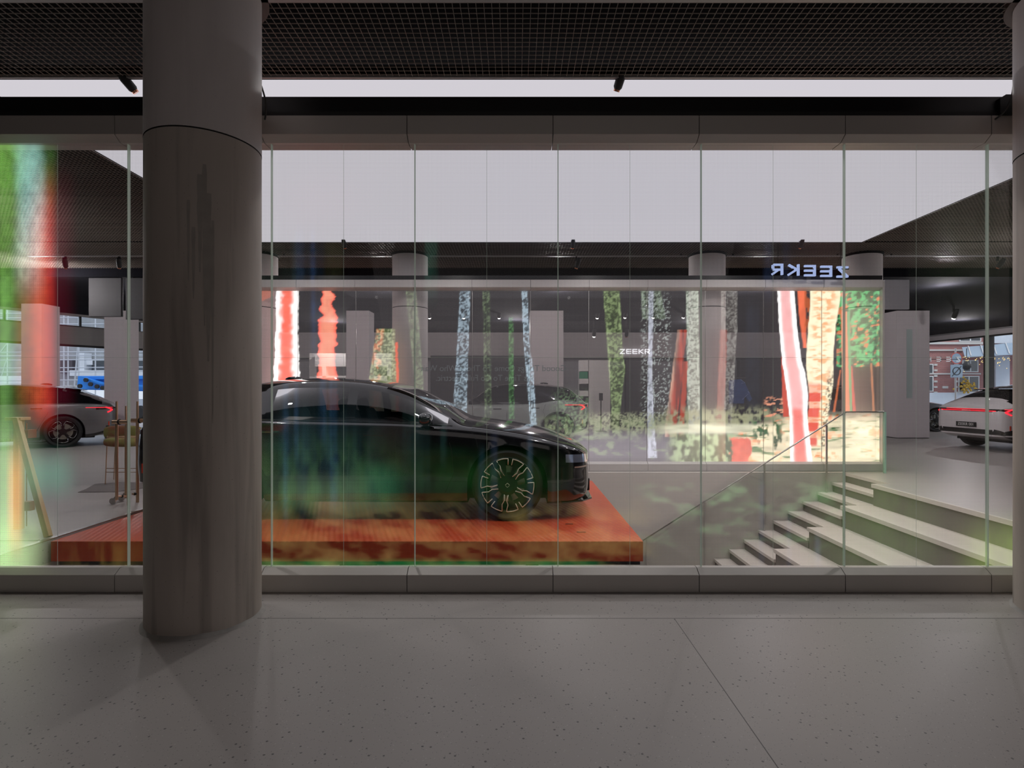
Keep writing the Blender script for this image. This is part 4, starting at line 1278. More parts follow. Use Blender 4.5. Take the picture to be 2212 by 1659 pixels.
class Body:
    def __init__(s, sp):
        s.sp = sp

    def ctrl(s, x):
        sp = s.sp
        W = float(pchip(*sp['W'], x)); zt = float(pchip(*sp['top'], x)); zr = min(float(pchip(*sp['zr'], x)), zt - .012)
        wr = min(float(pchip(*sp['wr_'], x)), W * .93); zs = min(float(pchip(*sp['zsh'], x)), zr - .012); zb = float(pchip(*sp['zb'], x))
        zm = zb + (zs - zb) * .52
        return dict(A=(0, zb), B=(W * .90, zb), C=(W * .992, zb + .075), D=(W, zm), E=(W * .975, zs - .035), F=(W * .945, zs), G=(wr, zr), H=(wr * .58, zr + (zt - zr) * .78), I=(0, zt))

    def ring(s, x):
        c = s.ctrl(x)
        P = {k: np.array(v) for k, v in c.items()}
        out = []; lab = []
        def seg(a, b, n, name, bulge=(0, 0), last=False):
            for i in range(n + (1 if last else 0)):
                t = i / n
                p = P[a] * (1 - t) + P[b] * t
                q = 4 * t * (1 - t)
                out.append((p[0] + bulge[0] * q, p[1] + bulge[1] * q)); lab.append((name, t))
        k = min(1, c['D'][0])
        seg('A', 'B', NB['AB'], 'AB')
        seg('B', 'C', NB['BC'], 'BC', (.012 * k, -.012))
        seg('C', 'D', NB['CD'], 'CD', (.008, 0))
        seg('D', 'E', NB['DE'], 'DE', (.006, 0))
        seg('E', 'F', NB['EF'], 'EF', (.004, .004))
        seg('F', 'G', NB['FG'], 'FG', (.018 * k, .004))
        seg('G', 'H', NB['GH'], 'GH', (0, (P['I'][1] - P['G'][1]) * .13))
        seg('H', 'I', NB['HI'], 'HI', (0, (P['I'][1] - P['H'][1]) * .22), last=True)
        return out, lab

    def side_y(s, x, z):
        o, _ = s.ring(x)
        o = [p for p in o][NB['AB']:NB['AB'] + NB['BC'] + NB['CD'] + NB['DE'] + NB['EF'] + NB['FG'] + 1]
        zs = [p[1] for p in o]; ys = [p[0] for p in o]
        i = np.argsort(zs)
        return float(np.interp(z, np.array(zs)[i], np.array(ys)[i]))


def make_car(kind, paint, label, loc, rz, group=None, see_through=False, wheel='petal', roof='paint', clad=False, plate=None, tail_lit=True):
    sp = GT if kind == 'gt' else SUV
    B = Body(sp)
    L = sp['L']
    t = thing('car', label, 'car', loc, rz, group)
    marks = {0.0, L}
    for a, b in sp['side'] + [sp['ws'], sp['rw'], sp['roofg']]:
        marks |= {a, b}
    marks |= {.03, .08, L - .03, L - .08}
    ms = sorted(marks)
    xs = [ms[0]]
    for a, b in zip(ms[:-1], ms[1:]):
        n = max(1, int(math.ceil((b - a) / .034)))
        xs += [a + (b - a) * (i + 1) / n for i in range(n)]
    rings = [B.ring(x) for x in xs]
    labs = rings[0][1]
    K = len(labs)
    R = sp['wr'] + .045
    verts = []
    for x, (o, _) in zip(xs, rings):
        for y, z in o:
            verts.append([x, y, z])
    V = np.array(verts).reshape(len(xs), K, 3)
    inside = np.zeros((len(xs), K), bool)
    for j, (nm, tt_) in enumerate(labs):
        if nm in ('AB', 'BC', 'CD', 'DE'):
            for wx in sp['wx']:
                d = np.hypot(V[:, j, 0] - wx, V[:, j, 2] - sp['wr'])
                ins = (d < R) | ((np.abs(V[:, j, 0] - wx) < R) & (V[:, j, 2] < sp['wr']))
                if nm == 'AB' and j < NB['AB'] - 1:
                    ins &= False
                inside[:, j] |= ins
    faces = {}
    def region(i, j):
        x = (xs[i] + xs[i + 1]) / 2
        nm, ta = labs[j]
        tm = ta + .5 / NB[nm]
        if nm == 'FG' and .10 < tm < .90:
            for k, (a, b) in enumerate(sp['side']):
                if a < x < b:
                    return 'side_window%d' % k
            if sp['side'][0][0] < x < sp['side'][-1][1]:
                return 'pillar'
        if nm in ('GH', 'HI'):
            if sp['ws'][0] < x < sp['ws'][1]: return 'windscreen'
            if sp['rw'][0] < x < sp['rw'][1]: return 'rear_window'
            if roof != 'paint' and sp['roofg'][0] < x < sp['roofg'][1]: return 'roof'
        if roof == 'black' and nm == 'FG' and sp['side'][0][0] - .2 < x < L - .3:
            return 'roof'
        if nm == 'BC' or (clad and nm == 'CD' and ta < .2):
            return 'sill'
        return 'body'
    keep_move = {}
    for i in range(len(xs) - 1):
        for j in range(K - 1):
            q = [(i, j), (i + 1, j), (i + 1, j + 1), (i, j + 1)]
            ni = sum(inside[a, b] for a, b in q)
            if ni == 4:
                continue
            faces.setdefault(region(i, j), []).append(q)
            if ni:
                for a, b in q:
                    if inside[a, b]:
                        keep_move[(a, b)] = 1
    for (a, b) in keep_move:
        x, y, z = V[a, b]
        wx = min(sp['wx'], key=lambda w_: abs(w_ - x))
        if z >= sp['wr']:
            d = math.hypot(x - wx, z - sp['wr']) + 1e-6
            V[a, b, 0] = wx + (x - wx) * R / d; V[a, b, 2] = sp['wr'] + (z - sp['wr']) * R / d
        else:
            V[a, b, 0] = wx + math.copysign(sqrt(max(R * R - 0, 0)), x - wx)
    matmap = dict(body=paint, pillar='gloss_trim', sill='gloss_trim' if not clad else 'black', roof='gloss_trim',
                  windscreen='car_glass' if see_through else 'dark_glass', rear_window='car_glass' if see_through else 'dark_glass')
    for k in range(3):
        matmap['side_window%d' % k] = 'car_glass' if see_through and k < 2 else 'dark_glass'
    nice = dict(body='body_shell', pillar='pillar_trim', sill='sill_trim', roof='roof_panel', windscreen='windscreen', rear_window='rear_window')
    body = None
    order = ['body'] + [k for k in faces if k != 'body']
    for rg in order:
        fl_ = faces[rg]
        if rg.startswith('side_window') or rg == 'pillar':
            sides = (1, -1)
        else:
            sides = (0,)
        for sd in sides:
            mb = MB(); idx = {}
            def vid(a, b, m):
                key = (a, b, m if abs(V[a, b, 1]) > 1e-6 else 0)
                if key not in idx:
                    idx[key] = len(mb.v)
                    mb.v.append((V[a, b, 0], V[a, b, 1] * (m if m else 1), V[a, b, 2]))
                return idx[key]
            for q in fl_:
                if sd in (0, 1):
                    f = tuple(dict.fromkeys(vid(a, b, 1) for a, b in q))
                    if len(f) > 2: mb.f.append(f); mb.mi.append(0)
                if sd in (0, -1):
                    f = tuple(dict.fromkeys(vid(a, b, -1) for a, b in q[::-1]))
                    if len(f) > 2: mb.f.append(f); mb.mi.append(0)
            if rg == 'body':
                for ii, rev in ((0, False), (len(xs) - 1, True)):
                    loop = [vid(ii, j, 1) for j in range(K)] + [vid(ii, j, -1) for j in range(K - 2, 0, -1)]
                    # drop sill verts duplicates
                    f = tuple(dict.fromkeys(loop)) if not rev else tuple(dict.fromkeys(loop[::-1]))
                    mb.f.append(f); mb.mi.append(0)
            o = mb.build(nice.get(rg, 'side_window'), matmap[rg], t, smooth=38)
            if rg == 'body': body = o
    # wheel housings
    for wx in sp['wx']:
        for sd in (1, -1):
            mb = MB(); n = 28
            yo = B.side_y(wx, .55) - .015; yi = .50
            vs = []
            for k in range(n + 1):
                a = -radians(12) + (pi + radians(24)) * k / n
                for y in (yo, yi):
                    vs.append((wx + R * cos(a), sd * y, sp['wr'] + R * sin(a)))
            fs = [(2 * k, 2 * k + 2, 2 * k + 3, 2 * k + 1) for k in range(n)]
            fs.append(tuple(2 * k + 1 for k in range(n + 1)))
            mb.add(vs, fs).build('wheel_housing', 'black', t)
    # arch trims
    if clad:
        for wx in sp['wx']:
            for sd in (1, -1):
                pts = []
                for k in range(19):
                    a = pi * k / 18
                    x = wx + (R + .01) * cos(a); z = sp['wr'] + (R + .01) * sin(a)
                    pts.append((x, sd * (B.side_y(min(max(x, .05), L - .05), z) + .004), z))
                MB().tube(pts, .026, 6).build('arch_trim', 'black', t, smooth=True)
    # wheels
    wr = sp['wr']
    def build_wheel(wx, sd):
        ye = B.side_y(wx, .5) - .02
        mb = MB()
        mb.lathe([(.292, -.20), (wr - .03, -.22), (wr - .006, -.20), (wr, -.17), (wr, -.05), (wr - .008, -.02), (wr - .035, .0), (.298, -.012), (.292, -.03), (.292, -.20)], 56, axis='y', cap=False)
        o = mb.build('wheel', 'rubber', t, smooth=50)
        o.location = (wx, sd * ye, wr)
        if sd < 0: o.rotation_euler = (0, 0, pi)
        MB().lathe([(.296, -.18), (.296, -.012), (.288, -.004), (.280, -.02), (.272, -.15), (.001, -.15)], 56, axis='y', cap=False).build('rim', 'rim_dark', o, smooth=40)
        MB().lathe([(.05, -.12), (.19, -.12), (.19, -.10), (.06, -.10), (.05, -.12)], 40, axis='y', cap=False).build('brake_disc', 'disc', o, smooth=40)
        if wheel == 'petal':
            for a0 in (118, 92, 50):
                a = radians(a0)
                mb = MB(); c, s_ = cos(a), sin(a)
                mb.box(-.026, .026, -.095, -.06, -.034, .034)
                q = mb.build('caliper_window', 'caliper', o, loc=(.165 * c, 0, .165 * s_)); q.rotation_euler = (0, -a + pi / 2, 0)
        # spokes
        mb = MB()
        if wheel == 'petal':
            for k in range(10):
                a = 2 * pi * k / 10 + .12
                pl = [(.05, -.17), (.05, .17), (.16, .11), (.29, .10), (.29, -.34), (.21, -.16), (.13, -.11)]
                pts = [(r_ * cos(a + d), r_ * sin(a + d)) for r_, d in pl]
                mb.prism(pts, -.035, -.018)
            mb.lathe([(.11, -.03), (.11, -.014), (.075, -.008), (.001, -.008)], 30, axis='y', cap=False)
            mb.build('spokes', 'rim_dark', o)
            mb = MB()
            for k in range(10):
                a = 2 * pi * k / 10 + .12
                f = 1 if k % 2 else -1
                y = -.004
                w_ = radians(13)
                A = [(.215, a - f * (w_ + .0)), (.277, a - f * w_)]
                arc = [(.281, a + f * w_ * (2 * q / 6 - 1)) for q in range(7)]
                inn = [(.277, a + f * w_), (.21, a + f * (w_ - .06)), (.165, a + f * (w_ + .01)), (.105, a + f * (w_ - .12))]
                path = A + arc + inn
                mb.tube([(r_ * cos(d), y, r_ * sin(d)) for r_, d in path], .0052, 6)
            mb.build('rim_inlay', 'rim_inlay', o, smooth=True)
            mb = MB()
            mb.tube([(-.022, -.004, 0), (0, -.004, .022), (.022, -.004, 0)], .003, 6)
            mb.tube([(-.018, -.004, -.008), (0, -.004, -.024), (.018, -.004, -.008)], .002, 6)
            mb.build('hub_emblem', 'rim_inlay', o)
        else:
            for k in range(5):
                a = 2 * pi * k / 5 + .3
                pts = [(.05 * cos(a - .5), .05 * sin(a - .5)), (.275 * cos(a - .16), .275 * sin(a - .16)), (.275 * cos(a + .16), .275 * sin(a + .16)), (.05 * cos(a + .5), .05 * sin(a + .5))]
                mb.prism(pts, -.04, -.02)
            mb.lathe([(.075, -.04), (.075, -.012), (.001, -.01)], 24, axis='y', cap=False)
            mb.build('spokes', 'rim_dark', o)
            mb = MB()
            for k in range(5):
                a = 2 * pi * (k + .5) / 5 + .3
                path = [(.15, a - .50), (.20, a - .50), (.262, a - .36), (.268, a), (.262, a + .36), (.20, a + .50), (.15, a + .50), (.11, a + .2), (.11, a - .2)]
                mb.tube([(r_ * cos(d), -.014, r_ * sin(d)) for r_, d in path[:7]], .0075, 6)
            mb.build('rim_inlay', 'rim_silver', o, smooth=True)
        return o
    for wx in sp['wx']:
        for sd in (1, -1):
            build_wheel(wx, sd)
    # underbody
    MB().box(.35, L - .45, -.72, .72, .20, .26).build('underbody', 'black', t)
    # door seams, handles, mirrors, lamps
    def seam(pts, name='door_seam', r=.0035, mat='joint', sides=(1, -1), off=.001):
        for sd in sides:
            MB().tube([(x, sd * (B.side_y(x, z) + off), z) for x, z in pts], r, 5).build(name, mat, t)
    s0, s1, s2 = sp['side']
    zz = lambda x: float(pchip(*sp['zsh'], x))
    mid = (s0[1] + s1[0]) / 2
    seam([(mid, zz(mid) - .02), (mid - .01, .75), (mid, .45), (mid + .0, .33)])
    fx = s0[0] - .10
    seam([(fx + .12, zz(fx) - .01), (fx + .05, .75), (fx + .03, .5), (fx + .12, .30)])
    rx = sp['wx'][1] - .36
    seam([(s1[1] + .25, zz(s1[1]) - .01), (s1[1] + .18, .82), (rx + .02, .72), (rx - .08, .50), (rx - .16, .33)])
    for hx in (s0[1] - .22, s1[1] - .02):
        for sd in (1, -1):
            z = zz(hx) - .115
            MB().box(-.105, .105, -.008, .008, -.012, .012).build('door_handle', 'gloss_trim' if kind != 'gt' or paint != 'paint_silver' else 'gloss_trim', t, loc=(hx, sd * (B.side_y(hx, z) + .004), z), bevel=.004)
    seam([(x, zz(x) + .012) for x in np.linspace(s0[0] - .05, s2[1] + .12, 24)], 'belt_trim', .006, 'gloss_trim' if paint != 'paint_silver' else 'joint', off=-.002)
    for sd in (1, -1):
        mx = s0[0] + .22; mz = zz(mx) + .075; my = B.side_y(mx, zz(mx)) + .10
        m_ = MB().ellipsoid((0, 0, 0), (.075, .115, .062), 18, 10, .8).build('door_mirror', 'gloss_trim', t, smooth=True)
        m_.location = (mx, sd * my, mz)
        MB().box(-.03, .03, -.08, .0, -.07, -.03).build('mirror_stem', 'black', m_) if sd > 0 else MB().box(-.03, .03, .0, .08, -.07, -.03).build('mirror_stem', 'black', m_)
    # nose: headlamps, bonnet shut line, lip
    def patch(x0, x1, z0, z1, name, mat, sides=(1, -1), off=.004, n=8, parent=None, skew=0.0):
        for sd in sides:
            vs, fs = [], []
            for i in range(n + 1):
                x = x0 + (x1 - x0) * i / n
                for k in range(4):
                    z = z0 + (z1 - z0) * k / 3 + skew * i / n
                    vs.append((x, sd * (B.side_y(x, z) + off), z))
            for i in range(n):
                for k in range(3):
                    q = (i * 4 + k, (i + 1) * 4 + k, (i + 1) * 4 + k + 1, i * 4 + k + 1)
                    fs.append(q if sd > 0 else q[::-1])
            MB().add(vs, fs).build(name, mat, t, smooth=True)
    hz = .60 if kind == 'gt' else .74
    patch(.035, .30, hz, hz + .085, 'headlamp', 'lamp_glass', skew=.015)
    patch(.004, .05, hz + .02, hz + .085, 'headlamp_corner', 'lamp_amber', off=.006)
    patch(.05, .20, hz - .05, hz - .035, 'intake_trim', 'lamp_amber', off=.004)
    patch(.335, .35, hz - .25, hz - .03, 'air_curtain', 'tail_dark', off=.003, n=3)
    seam([(x, zz(x) + .005) for x in np.linspace(.12, sp['ws'][0] - .1, 16)], 'bonnet_seam', .004, 'joint', off=-.004)
    mb = MB()
    pts = [(-.045, .0), (-.02, .62), (.10, .78), (.34, .90), (.34, .80), (.12, .60), (.1, 0)]
    full = pts + [(x, -y) for x, y in pts[::-1]]
    zb0 = sp['zb'][1][1]
    mb.prism(full, zb0 - .03, zb0 - .012, axis='z').build('front_lip', 'gloss_trim', t, bevel=.004)
    MB().box(-.012, .03, -.50, .50, zb0 + .04, zb0 + .18).build('lower_grille', 'black', t, bevel=.01)
    if kind == 'gt':
        MB().box(-.03, -.004, -.27, .27, .40, .52).build('number_plate', 'kiosk', t, bevel=.004)
    # roof fin
    fn = MB(); fxp = 3.55 if kind == 'gt' else 3.3; ztop = float(pchip(*sp['top'], fxp))
    fn.ellipsoid((fxp, 0, ztop), (.12, .035, .035), 16, 8)
    fn.build('roof_fin', 'gloss_trim', t, smooth=True)
    # tail
    def plan(z, x0, off, nn=14):
        xr = [x0 + (L - x0) * (1 - (1 - i / nn) ** 2) for i in range(nn + 1)]
        rt = [(x, B.side_y(x, z) + off) for x in xr]
        rt[-1] = (L + off, rt[-1][1])
        yy = np.linspace(rt[-1][1], -rt[-1][1], 9)[1:-1]
        return rt + [(L + off, float(y)) for y in yy] + [(x, -y) for x, y in rt[::-1]]
    def ribbon(za, zb_, x0, off, name, mat, a=0, b=None):
        pl = plan((za + zb_) / 2, x0, off)
        pl = pl[a:b]
        vs = []; fs = []
        for x, y in pl:
            vs += [(x, y, za), (x, y, zb_), (x - .02, y * .99, zb_), (x - .02, y * .99, za)]
        for i in range(len(pl) - 1):
            for k in range(4):
                fs.append((4 * i + k, 4 * i + (k + 1) % 4, 4 * i + 4 + (k + 1) % 4, 4 * i + 4 + k))
        MB().add(vs, fs).build(name, mat, t)
    tz = .93 if kind == 'gt' else .97
    ribbon(tz - .035, tz + .03, L - .42, .003, 'tail_lamp_band', 'tail_dark')
    if tail_lit:
        ribbon(tz + .016, tz + .028, L - .62, .009, 'tail_light_line', 'tail_red')
        ribbon(tz - .022, tz - .004, L - .06, .009, 'tail_light_bar', 'tail_red', 8, -8)
        for sd in (1, -1):
            pts = []
            for dx, dz in ((.27, .03), (.20, .0), (.13, -.035), (.18, -.075), (.23, -.10)):
                x = L - dx + .04
                pts.append((x, sd * (B.side_y(x, tz + dz) + .006), tz + dz))
            MB().tube([pts[0], pts[1], pts[2]][:3], .018, 6).build('tail_light_arrow', 'tail_red', t)
            MB().tube([pts[2], pts[3], pts[4]], .018, 6).build('tail_light_arrow', 'tail_red', t)
    ribbon(.40, .50, L - .22, .004, 'lower_valance', 'gloss_trim')
    ribbon(.36, .385, L - .25, .012, 'diffuser_edge', paint)
    for sd in (1, -1):
        x = L - .16
        MB().box(-.012, .012, -.008, .008, -.05, .05).build('corner_reflector', 'reflector', t, loc=(x, sd * (B.side_y(x, .55) + .006), .55))
    if kind == 'gt':
        sp_ = MB(); zt_ = float(pchip(*sp['top'], 4.02))
        sp_.prism([(3.95, zt_ - .005), (4.22, zt_ - .035), (4.26, zt_ - .055), (3.95, zt_ - .06)], -.56, .56, axis='y')
        sp_.build('roof_spoiler', 'gloss_trim', t, bevel=.008)
    if plate:
        p_ = MB().box(L + .004, L + .02, -.26, .26, .54, .65).build('number_plate', 'kiosk', t, bevel=.004)
        text_mesh('plate_text', plate, .09, 'white_print', (L + .0215, 0, .595), (radians(90), 0, radians(90)), p_, width=.40, depth=.001)
        text_mesh('band_text', 'ZEEKR', .03, 'white_print', (L + .012, 0, tz - .012), (radians(90), 0, radians(90)), t, width=.24, depth=.001)
    if see_through:
        for sx in (2.35, 3.25):
            for sd in ((-.38, .38) if sx < 3 else (-.42, .0, .42)):
                s_ = MB().box(-.25, .25, -.24, .24, .32, .60).build('seat', 'seat', t, loc=(sx, sd, 0), bevel=.05)
                b_ = MB().box(-.07, .07, -.23, .23, 0, .62).build('seat_back', 'seat', s_, loc=(.24, 0, .56), bevel=.05); b_.rotation_euler = (0, radians(18), 0)
                h_ = MB().box(-.05, .05, -.13, .13, 0, .17).build('headrest', 'seat', s_, loc=(.44, 0, 1.12), bevel=.04); h_.rotation_euler = (0, radians(14), 0)
        MB().box(1.42, 1.85, -.70, .70, .70, .93).build('dashboard', 'seat', t, bevel=.05)
        w_ = MB().tube([(0, .17 * cos(a), .17 * sin(a)) for a in [2 * pi * k / 24 for k in range(24)]], .014, 8, close=True).build('steering_wheel', 'black', t, smooth=True, loc=(1.98, -.38, .90))
        w_.rotation_euler = (0, radians(-24), 0)
        MB().box(.5, 4.3, -.78, .78, .26, .32).build('cabin_floor', 'black', t)
    return t


make_car('gt', 'paint_black', 'gloss black car on the orange platform with light rim inlays', (.837, 6.84, 0.0), pi, see_through=True, roof='black', tail_lit=False)
make_car('gt', 'paint_silver', 'grey silver car at far left with lit red tail lamp, seen from behind', (-14.61, 11.82, 0), radians(36), wheel='five', roof='black')
make_car('gt', 'paint_white', 'white car at far right seen from behind with black number plate', (15.45, 13.35, 0), pi + radians(5), wheel='five', plate='ZEEKR 001', roof='black')
make_car('suv', 'paint_sage', 'pale grey green crossover with black roof behind the forest screen', (-2.5, 15.5, 0), 0, wheel='five', roof='black', clad=True)
make_car('gt', 'paint_grey', 'dark grey car mostly hidden by the wide pillar beside the white car', (14.85, 19.3, 0), pi, wheel='five', roof='black', tail_lit=False)

# ------------------------------------------------------------------ left floor things
# A-frame
e = thing('wooden_trestle', 'tall pine A-frame trestle at the far left by the floor edge', 'trestle', (0, 0, 0))
def leg_plank(p, q, w, d, name, mat='wood', parent=e):
    p = np.array(p); q = np.array(q)
    ax = q - p; L_ = np.linalg.norm(ax); ax = ax / L_
    side = np.array((1.0, 0, 0)); side = side - ax * side.dot(ax); side /= np.linalg.norm(side)
    n = np.cross(ax, side)
    vs = []
    for base in (p, q):
        for a_, b_ in ((-1, -1), (1, -1), (1, 1), (-1, 1)):
            vs.append(base + side * a_ * w / 2 + n * b_ * d / 2)
    return MB().add(vs, [(0, 3, 2, 1), (4, 5, 6, 7), (0, 1, 5, 4), (1, 2, 6, 5), (2, 3, 7, 6), (3, 0, 4, 7)]).build(name, mat, parent, bevel=.003)
top_ = at(41, 907, 5.55)
ft = at(41, 1142, 5.55)
leg_plank((ft[0], 5.55, .0), (ft[0], 5.55, 1.10), .055, .07, 'upright')
rl_ = at(112, 1163, 5.24)
leg_plank((rl_[0] - .04, 5.25, .0), (top_[0] + .02, 5.50, 1.10), .05, .05, 'slanted_leg')
bl_ = at(57, 1085, 5.9)
xq = at(47.5, 0, 5.62)[0]; leg_plank((xq, 5.62, 0), (xq, 5.62, 1.08), .024, .03, 'back_leg', 'red_block')
xq = at(57.5, 0, 5.66)[0]; leg_plank((xq, 5.66, 0), (xq, 5.66, 1.05), .007, .012, 'guide_rod', 'red_block')
MB().box(top_[0] - .10, top_[0] + .06, 5.50, 5.62, 1.085, 1.115).build('top_rail', 'wood', e, bevel=.004)
a_ = at(52, 1083, 5.6); b_ = at(68, 1103, 5.6)
MB().box(a_[0], b_[0], 5.58, 5.64, b_[2], a_[2]).build('lower_block', 'red_block', e)
a_ = at(56, 928, 5.6); b_ = at(68, 946, 5.6)
MB().box(a_[0], b_[0], 5.56, 5.66, b_[2], a_[2]).build('upper_block', 'red_block', e)
# white base board under the trestle
mb = MB(); mb.box(-5.6, VX0 - .09, 5.1, 5.115, 0, .012); tag(mb.build('floor_strip', 'steel'), 'thin metal strip on the floor at the foot of the trestle', 'strip')

# pipe stands
def pipe_stand(label, poles, bar_y, bar, low, casters):
    t = thing('pipe_stand', label, 'stand', (0, 0, 0), group='brushed pipe stands by the platform')
    for (px_, yt, yb, Y, r) in poles:
        x, _, zt = at(px_, yt, Y); zb_ = max(0.0, at(px_, yb, Y)[2])
        MB().tube([(x, Y, zb_ + (.0 if zb_ < .03 else 0)), (x, Y, zt - .26)], r, 12).build('pole', 'brass', t, smooth=50)
        MB().tube([(x, Y, zt - .26), (x, Y, zt)], r * .75, 12).build('pole_top', 'brass', t, smooth=50)
    (xa, ya), (xb, yb2) = bar
    A = at(xa, bar_y, ya); Bp = at(xb, bar_y, yb2)
    MB().tube([A, Bp], .026, 12).build('crossbar', 'brass', t, smooth=50)
    mid_ = [(A[i] * .6 + Bp[i] * .4) for i in range(3)]
    MB().tube([(mid_[0] - .008, mid_[1], mid_[2]), (mid_[0] + .008, mid_[1], mid_[2])], .034, 12).build('clamp_ring', 'black', t)
    (xa, ya, pa), (xb, yb2, pb) = low
    A = at(xa, pa, ya); Bp = at(xb, pb, yb2)
    MB().tube([A, Bp], .012, 8).build('lower_bar', 'brass', t, smooth=50)
    mid_ = [(A[i] + Bp[i]) / 2 for i in range(3)]
    MB().ellipsoid(mid_, (.022, .018, .018), 10, 8).build('clamp', 'black', t)
    for (px_, Y) in casters:
        x = at(px_, 0, Y)[0]
        MB().tube([(x, Y, .10), (x - .03, Y, .055)], .014, 8).build('caster_fork', 'steel', t)
        c_ = MB().lathe([(.001, -.012), (.038, -.012), (.038, .012), (.001, .012)], 18, axis='y', c=(x - .045, Y, .038)).build('caster_wheel', 'steel', t)
pipe_stand('pipe stand on casters, left of the two by the concrete column', [(252, 867, 1080, 6.75, .017), (272, 877, 1076, 6.95, .014), (277.5, 867, 1091, 6.70, .018)], 911.5, ((244, 6.72), (279, 6.72)), ((253, 6.75, 1072), (272, 6.95, 1072)), [(252, 6.75), (270, 6.95)])
pipe_stand('pipe stand partly hidden behind the left concrete column', [(297, 867, 1085, 6.85, .017), (322, 867, 1085, 6.95, .017)], 908.5, ((284, 6.85), (330, 6.9)), ((285, 6.8, 1067), (297, 6.85, 1067)), [])

# lounge chair
ch = thing('lounge_chair', 'patterned lounge chair with thin brass legs by the column', 'chair', (0, 0, 0))
Yc = 8.3
def CB(a, b, ya, yb, Y, d, name, mat, bev=.06):
    x0, _, z1 = at(a, ya, Y); x1, _, z0 = at(b, yb, Y)
    return MB().box(x0, x1, Y, Y + d, z0, z1).build(name, mat, ch, bevel=bev)
MB().ellipsoid((at(266, 0, 8.55)[0], 8.55, at(0, 934, 8.55)[2]), (.285, .07, .105), 24, 12, .55).build('back_cushion', 'cushion', ch, smooth=True)
MB().ellipsoid((at(276, 0, 8.3)[0], 8.32, at(0, 953, 8.3)[2]), (.27, .27, .075), 24, 12, .6).build('seat_cushion', 'cushion', ch, smooth=True)
lz = at(0, 944, 8.2)[2]
for px_, Y, zt_ in ((227.5, 8.14, lz + .02), (330, 8.14, lz), (246, 8.62, lz), (322, 8.62, lz)):
    x = at(px_, 0, Y)[0]
    MB().tube([(x, Y, 0), (x + (.03 if px_ < 280 else -.03), Y, zt_)], .007, 8).build('leg', 'brass', ch)
for ya, Y in ((1020, 8.14), (1012, 8.6), (944, 8.14)):
    x0, _, z = at(230, ya, Y); x1 = at(326, 0, Y)[0]
    MB().tube([(x0, Y, z), (x1, Y, z)], .006, 6).build('stretcher', 'brass', ch)
fp_ = MB(); g = lambda a, b: (a[0], a[1])
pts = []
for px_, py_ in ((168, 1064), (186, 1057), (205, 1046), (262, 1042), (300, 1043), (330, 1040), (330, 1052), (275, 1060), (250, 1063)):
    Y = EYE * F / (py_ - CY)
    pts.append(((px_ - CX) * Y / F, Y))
fp_.prism(pts[::-1], 0, .006, axis='z')  # thin dark grey slab with an irregular outline, flat on the floor
tag(fp_.build('floor_patch', 'patch_grey'), 'thin dark grey patch on the floor under the lounge chair', 'mat')

# ------------------------------------------------------------------ outside, left: building site
gnd = MB(); gnd.box(-80, -15.5, -10, 70, -.25, -.05)
gnd.v = [v for v in gnd.v]
struct('floor_outside_left', MB().box(-90, -8, 23.2, 90, -.3, -.1), 'asphalt')
struct('floor_outside_west', MB().box(-90, -26, -5, 23.2, -.3, -.1), 'asphalt')
struct('floor_outside_right', MB().box(8, 90, 27.2, 90, -.3, -.1), 'asphalt')
struct('floor_outside_east', MB().box(26, 90, -5, 27.2, -.3, -.1), 'asphalt')
sb = thing('site_building', 'grey building under construction behind scaffolding beyond the left windows', 'building', (0, 0, 0))
YB0 = 38
def OB(a, b, yt, yb, Y, d, name, mat, par):
    x0, _, z1 = at(a, yt, Y); x1, _, z0 = at(b, yb, Y)
    return MB().box(x0, x1, Y, Y + d, z0, z1).build(name, mat, par)
OB(-160, 330, 640, 842, YB0 + 2, 3, 'facade', 'ext_grey', sb)
OB(180, 330, 778, 788, YB0 + 1.4, .5, 'ledge', 'ext_white', sb)
OB(170, 182, 762, 812, YB0 + 1.2, .7, 'pier', 'ext_white', sb)
OB(130, 156, 778, 806, YB0 + 1.7, .4, 'opening', 'ext_dark', sb)
OB(200, 330, 779, 788, YB0 + 1.3, .3, 'opening', 'ext_dark', sb)
OB(90, 110, 791, 810, YB0 + 1.5, .4, 'panel', 'stone', sb)
OB(150, 330, 800, 812, YB0 + 1.0, .3, 'lower_ledge', 'ext_white', sb)
OB(-160, 80, 812, 850, YB0 + 1, .6, 'site_hoarding', 'ext_white', sb)
sc = thing('scaffold', 'galvanised tube scaffold in front of the site building', 'scaffold', (0, 0, 0))
YS = 34
def ST(p, q, r=.035):
    return MB().tube([at(p[0], p[1], YS), at(q[0], q[1], YS)], r, 6)
for a in (-40, -4, 16, 60, 88, 112, 121, 138, 147, 170, 206, 240):
    ST((a, 640), (a, 852)).build('standard', 'scaffold', sc)
for y in (676, 686, 700, 760, 768, 777, 794, 803, 821):
    ST((-90, y + 2), (320, y - 1)).build('ledger', 'scaffold', sc)
for p, q in (((92, 754), (110, 777)), ((92, 788), (112, 812)), ((108, 676), (124, 696)), ((168, 750), (160, 842)), ((2, 760), (16, 742)), ((4, 812), (14, 780))):
    ST(p, q, .04).build('brace', 'scaffold', sc)
tp = MB().ellipsoid(at(121, 809, 33.5), (.18, .1, .26), 12, 8)
tp.build('plastic_bundle', 'ext_white', sc)
bl = thing('boom_lift', 'bright blue boom lift parked outside the left windows', 'lift', (0, 0, 0))
def LB(pts, Y, d, name, mat):
    poly = [(at(a, 0, Y)[0], at(0, b, Y)[2]) for a, b in pts]
    return MB().prism(poly, Y, Y + d).build(name, mat, bl, bevel=.02)
LB([(168, 812), (340, 812), (340, 846), (186, 842), (166, 838)], 27, 1.2, 'chassis', 'blue')
LB([(176, 813), (330, 811), (330, 819), (178, 820)], 26.8, .4, 'boom', 'blue')
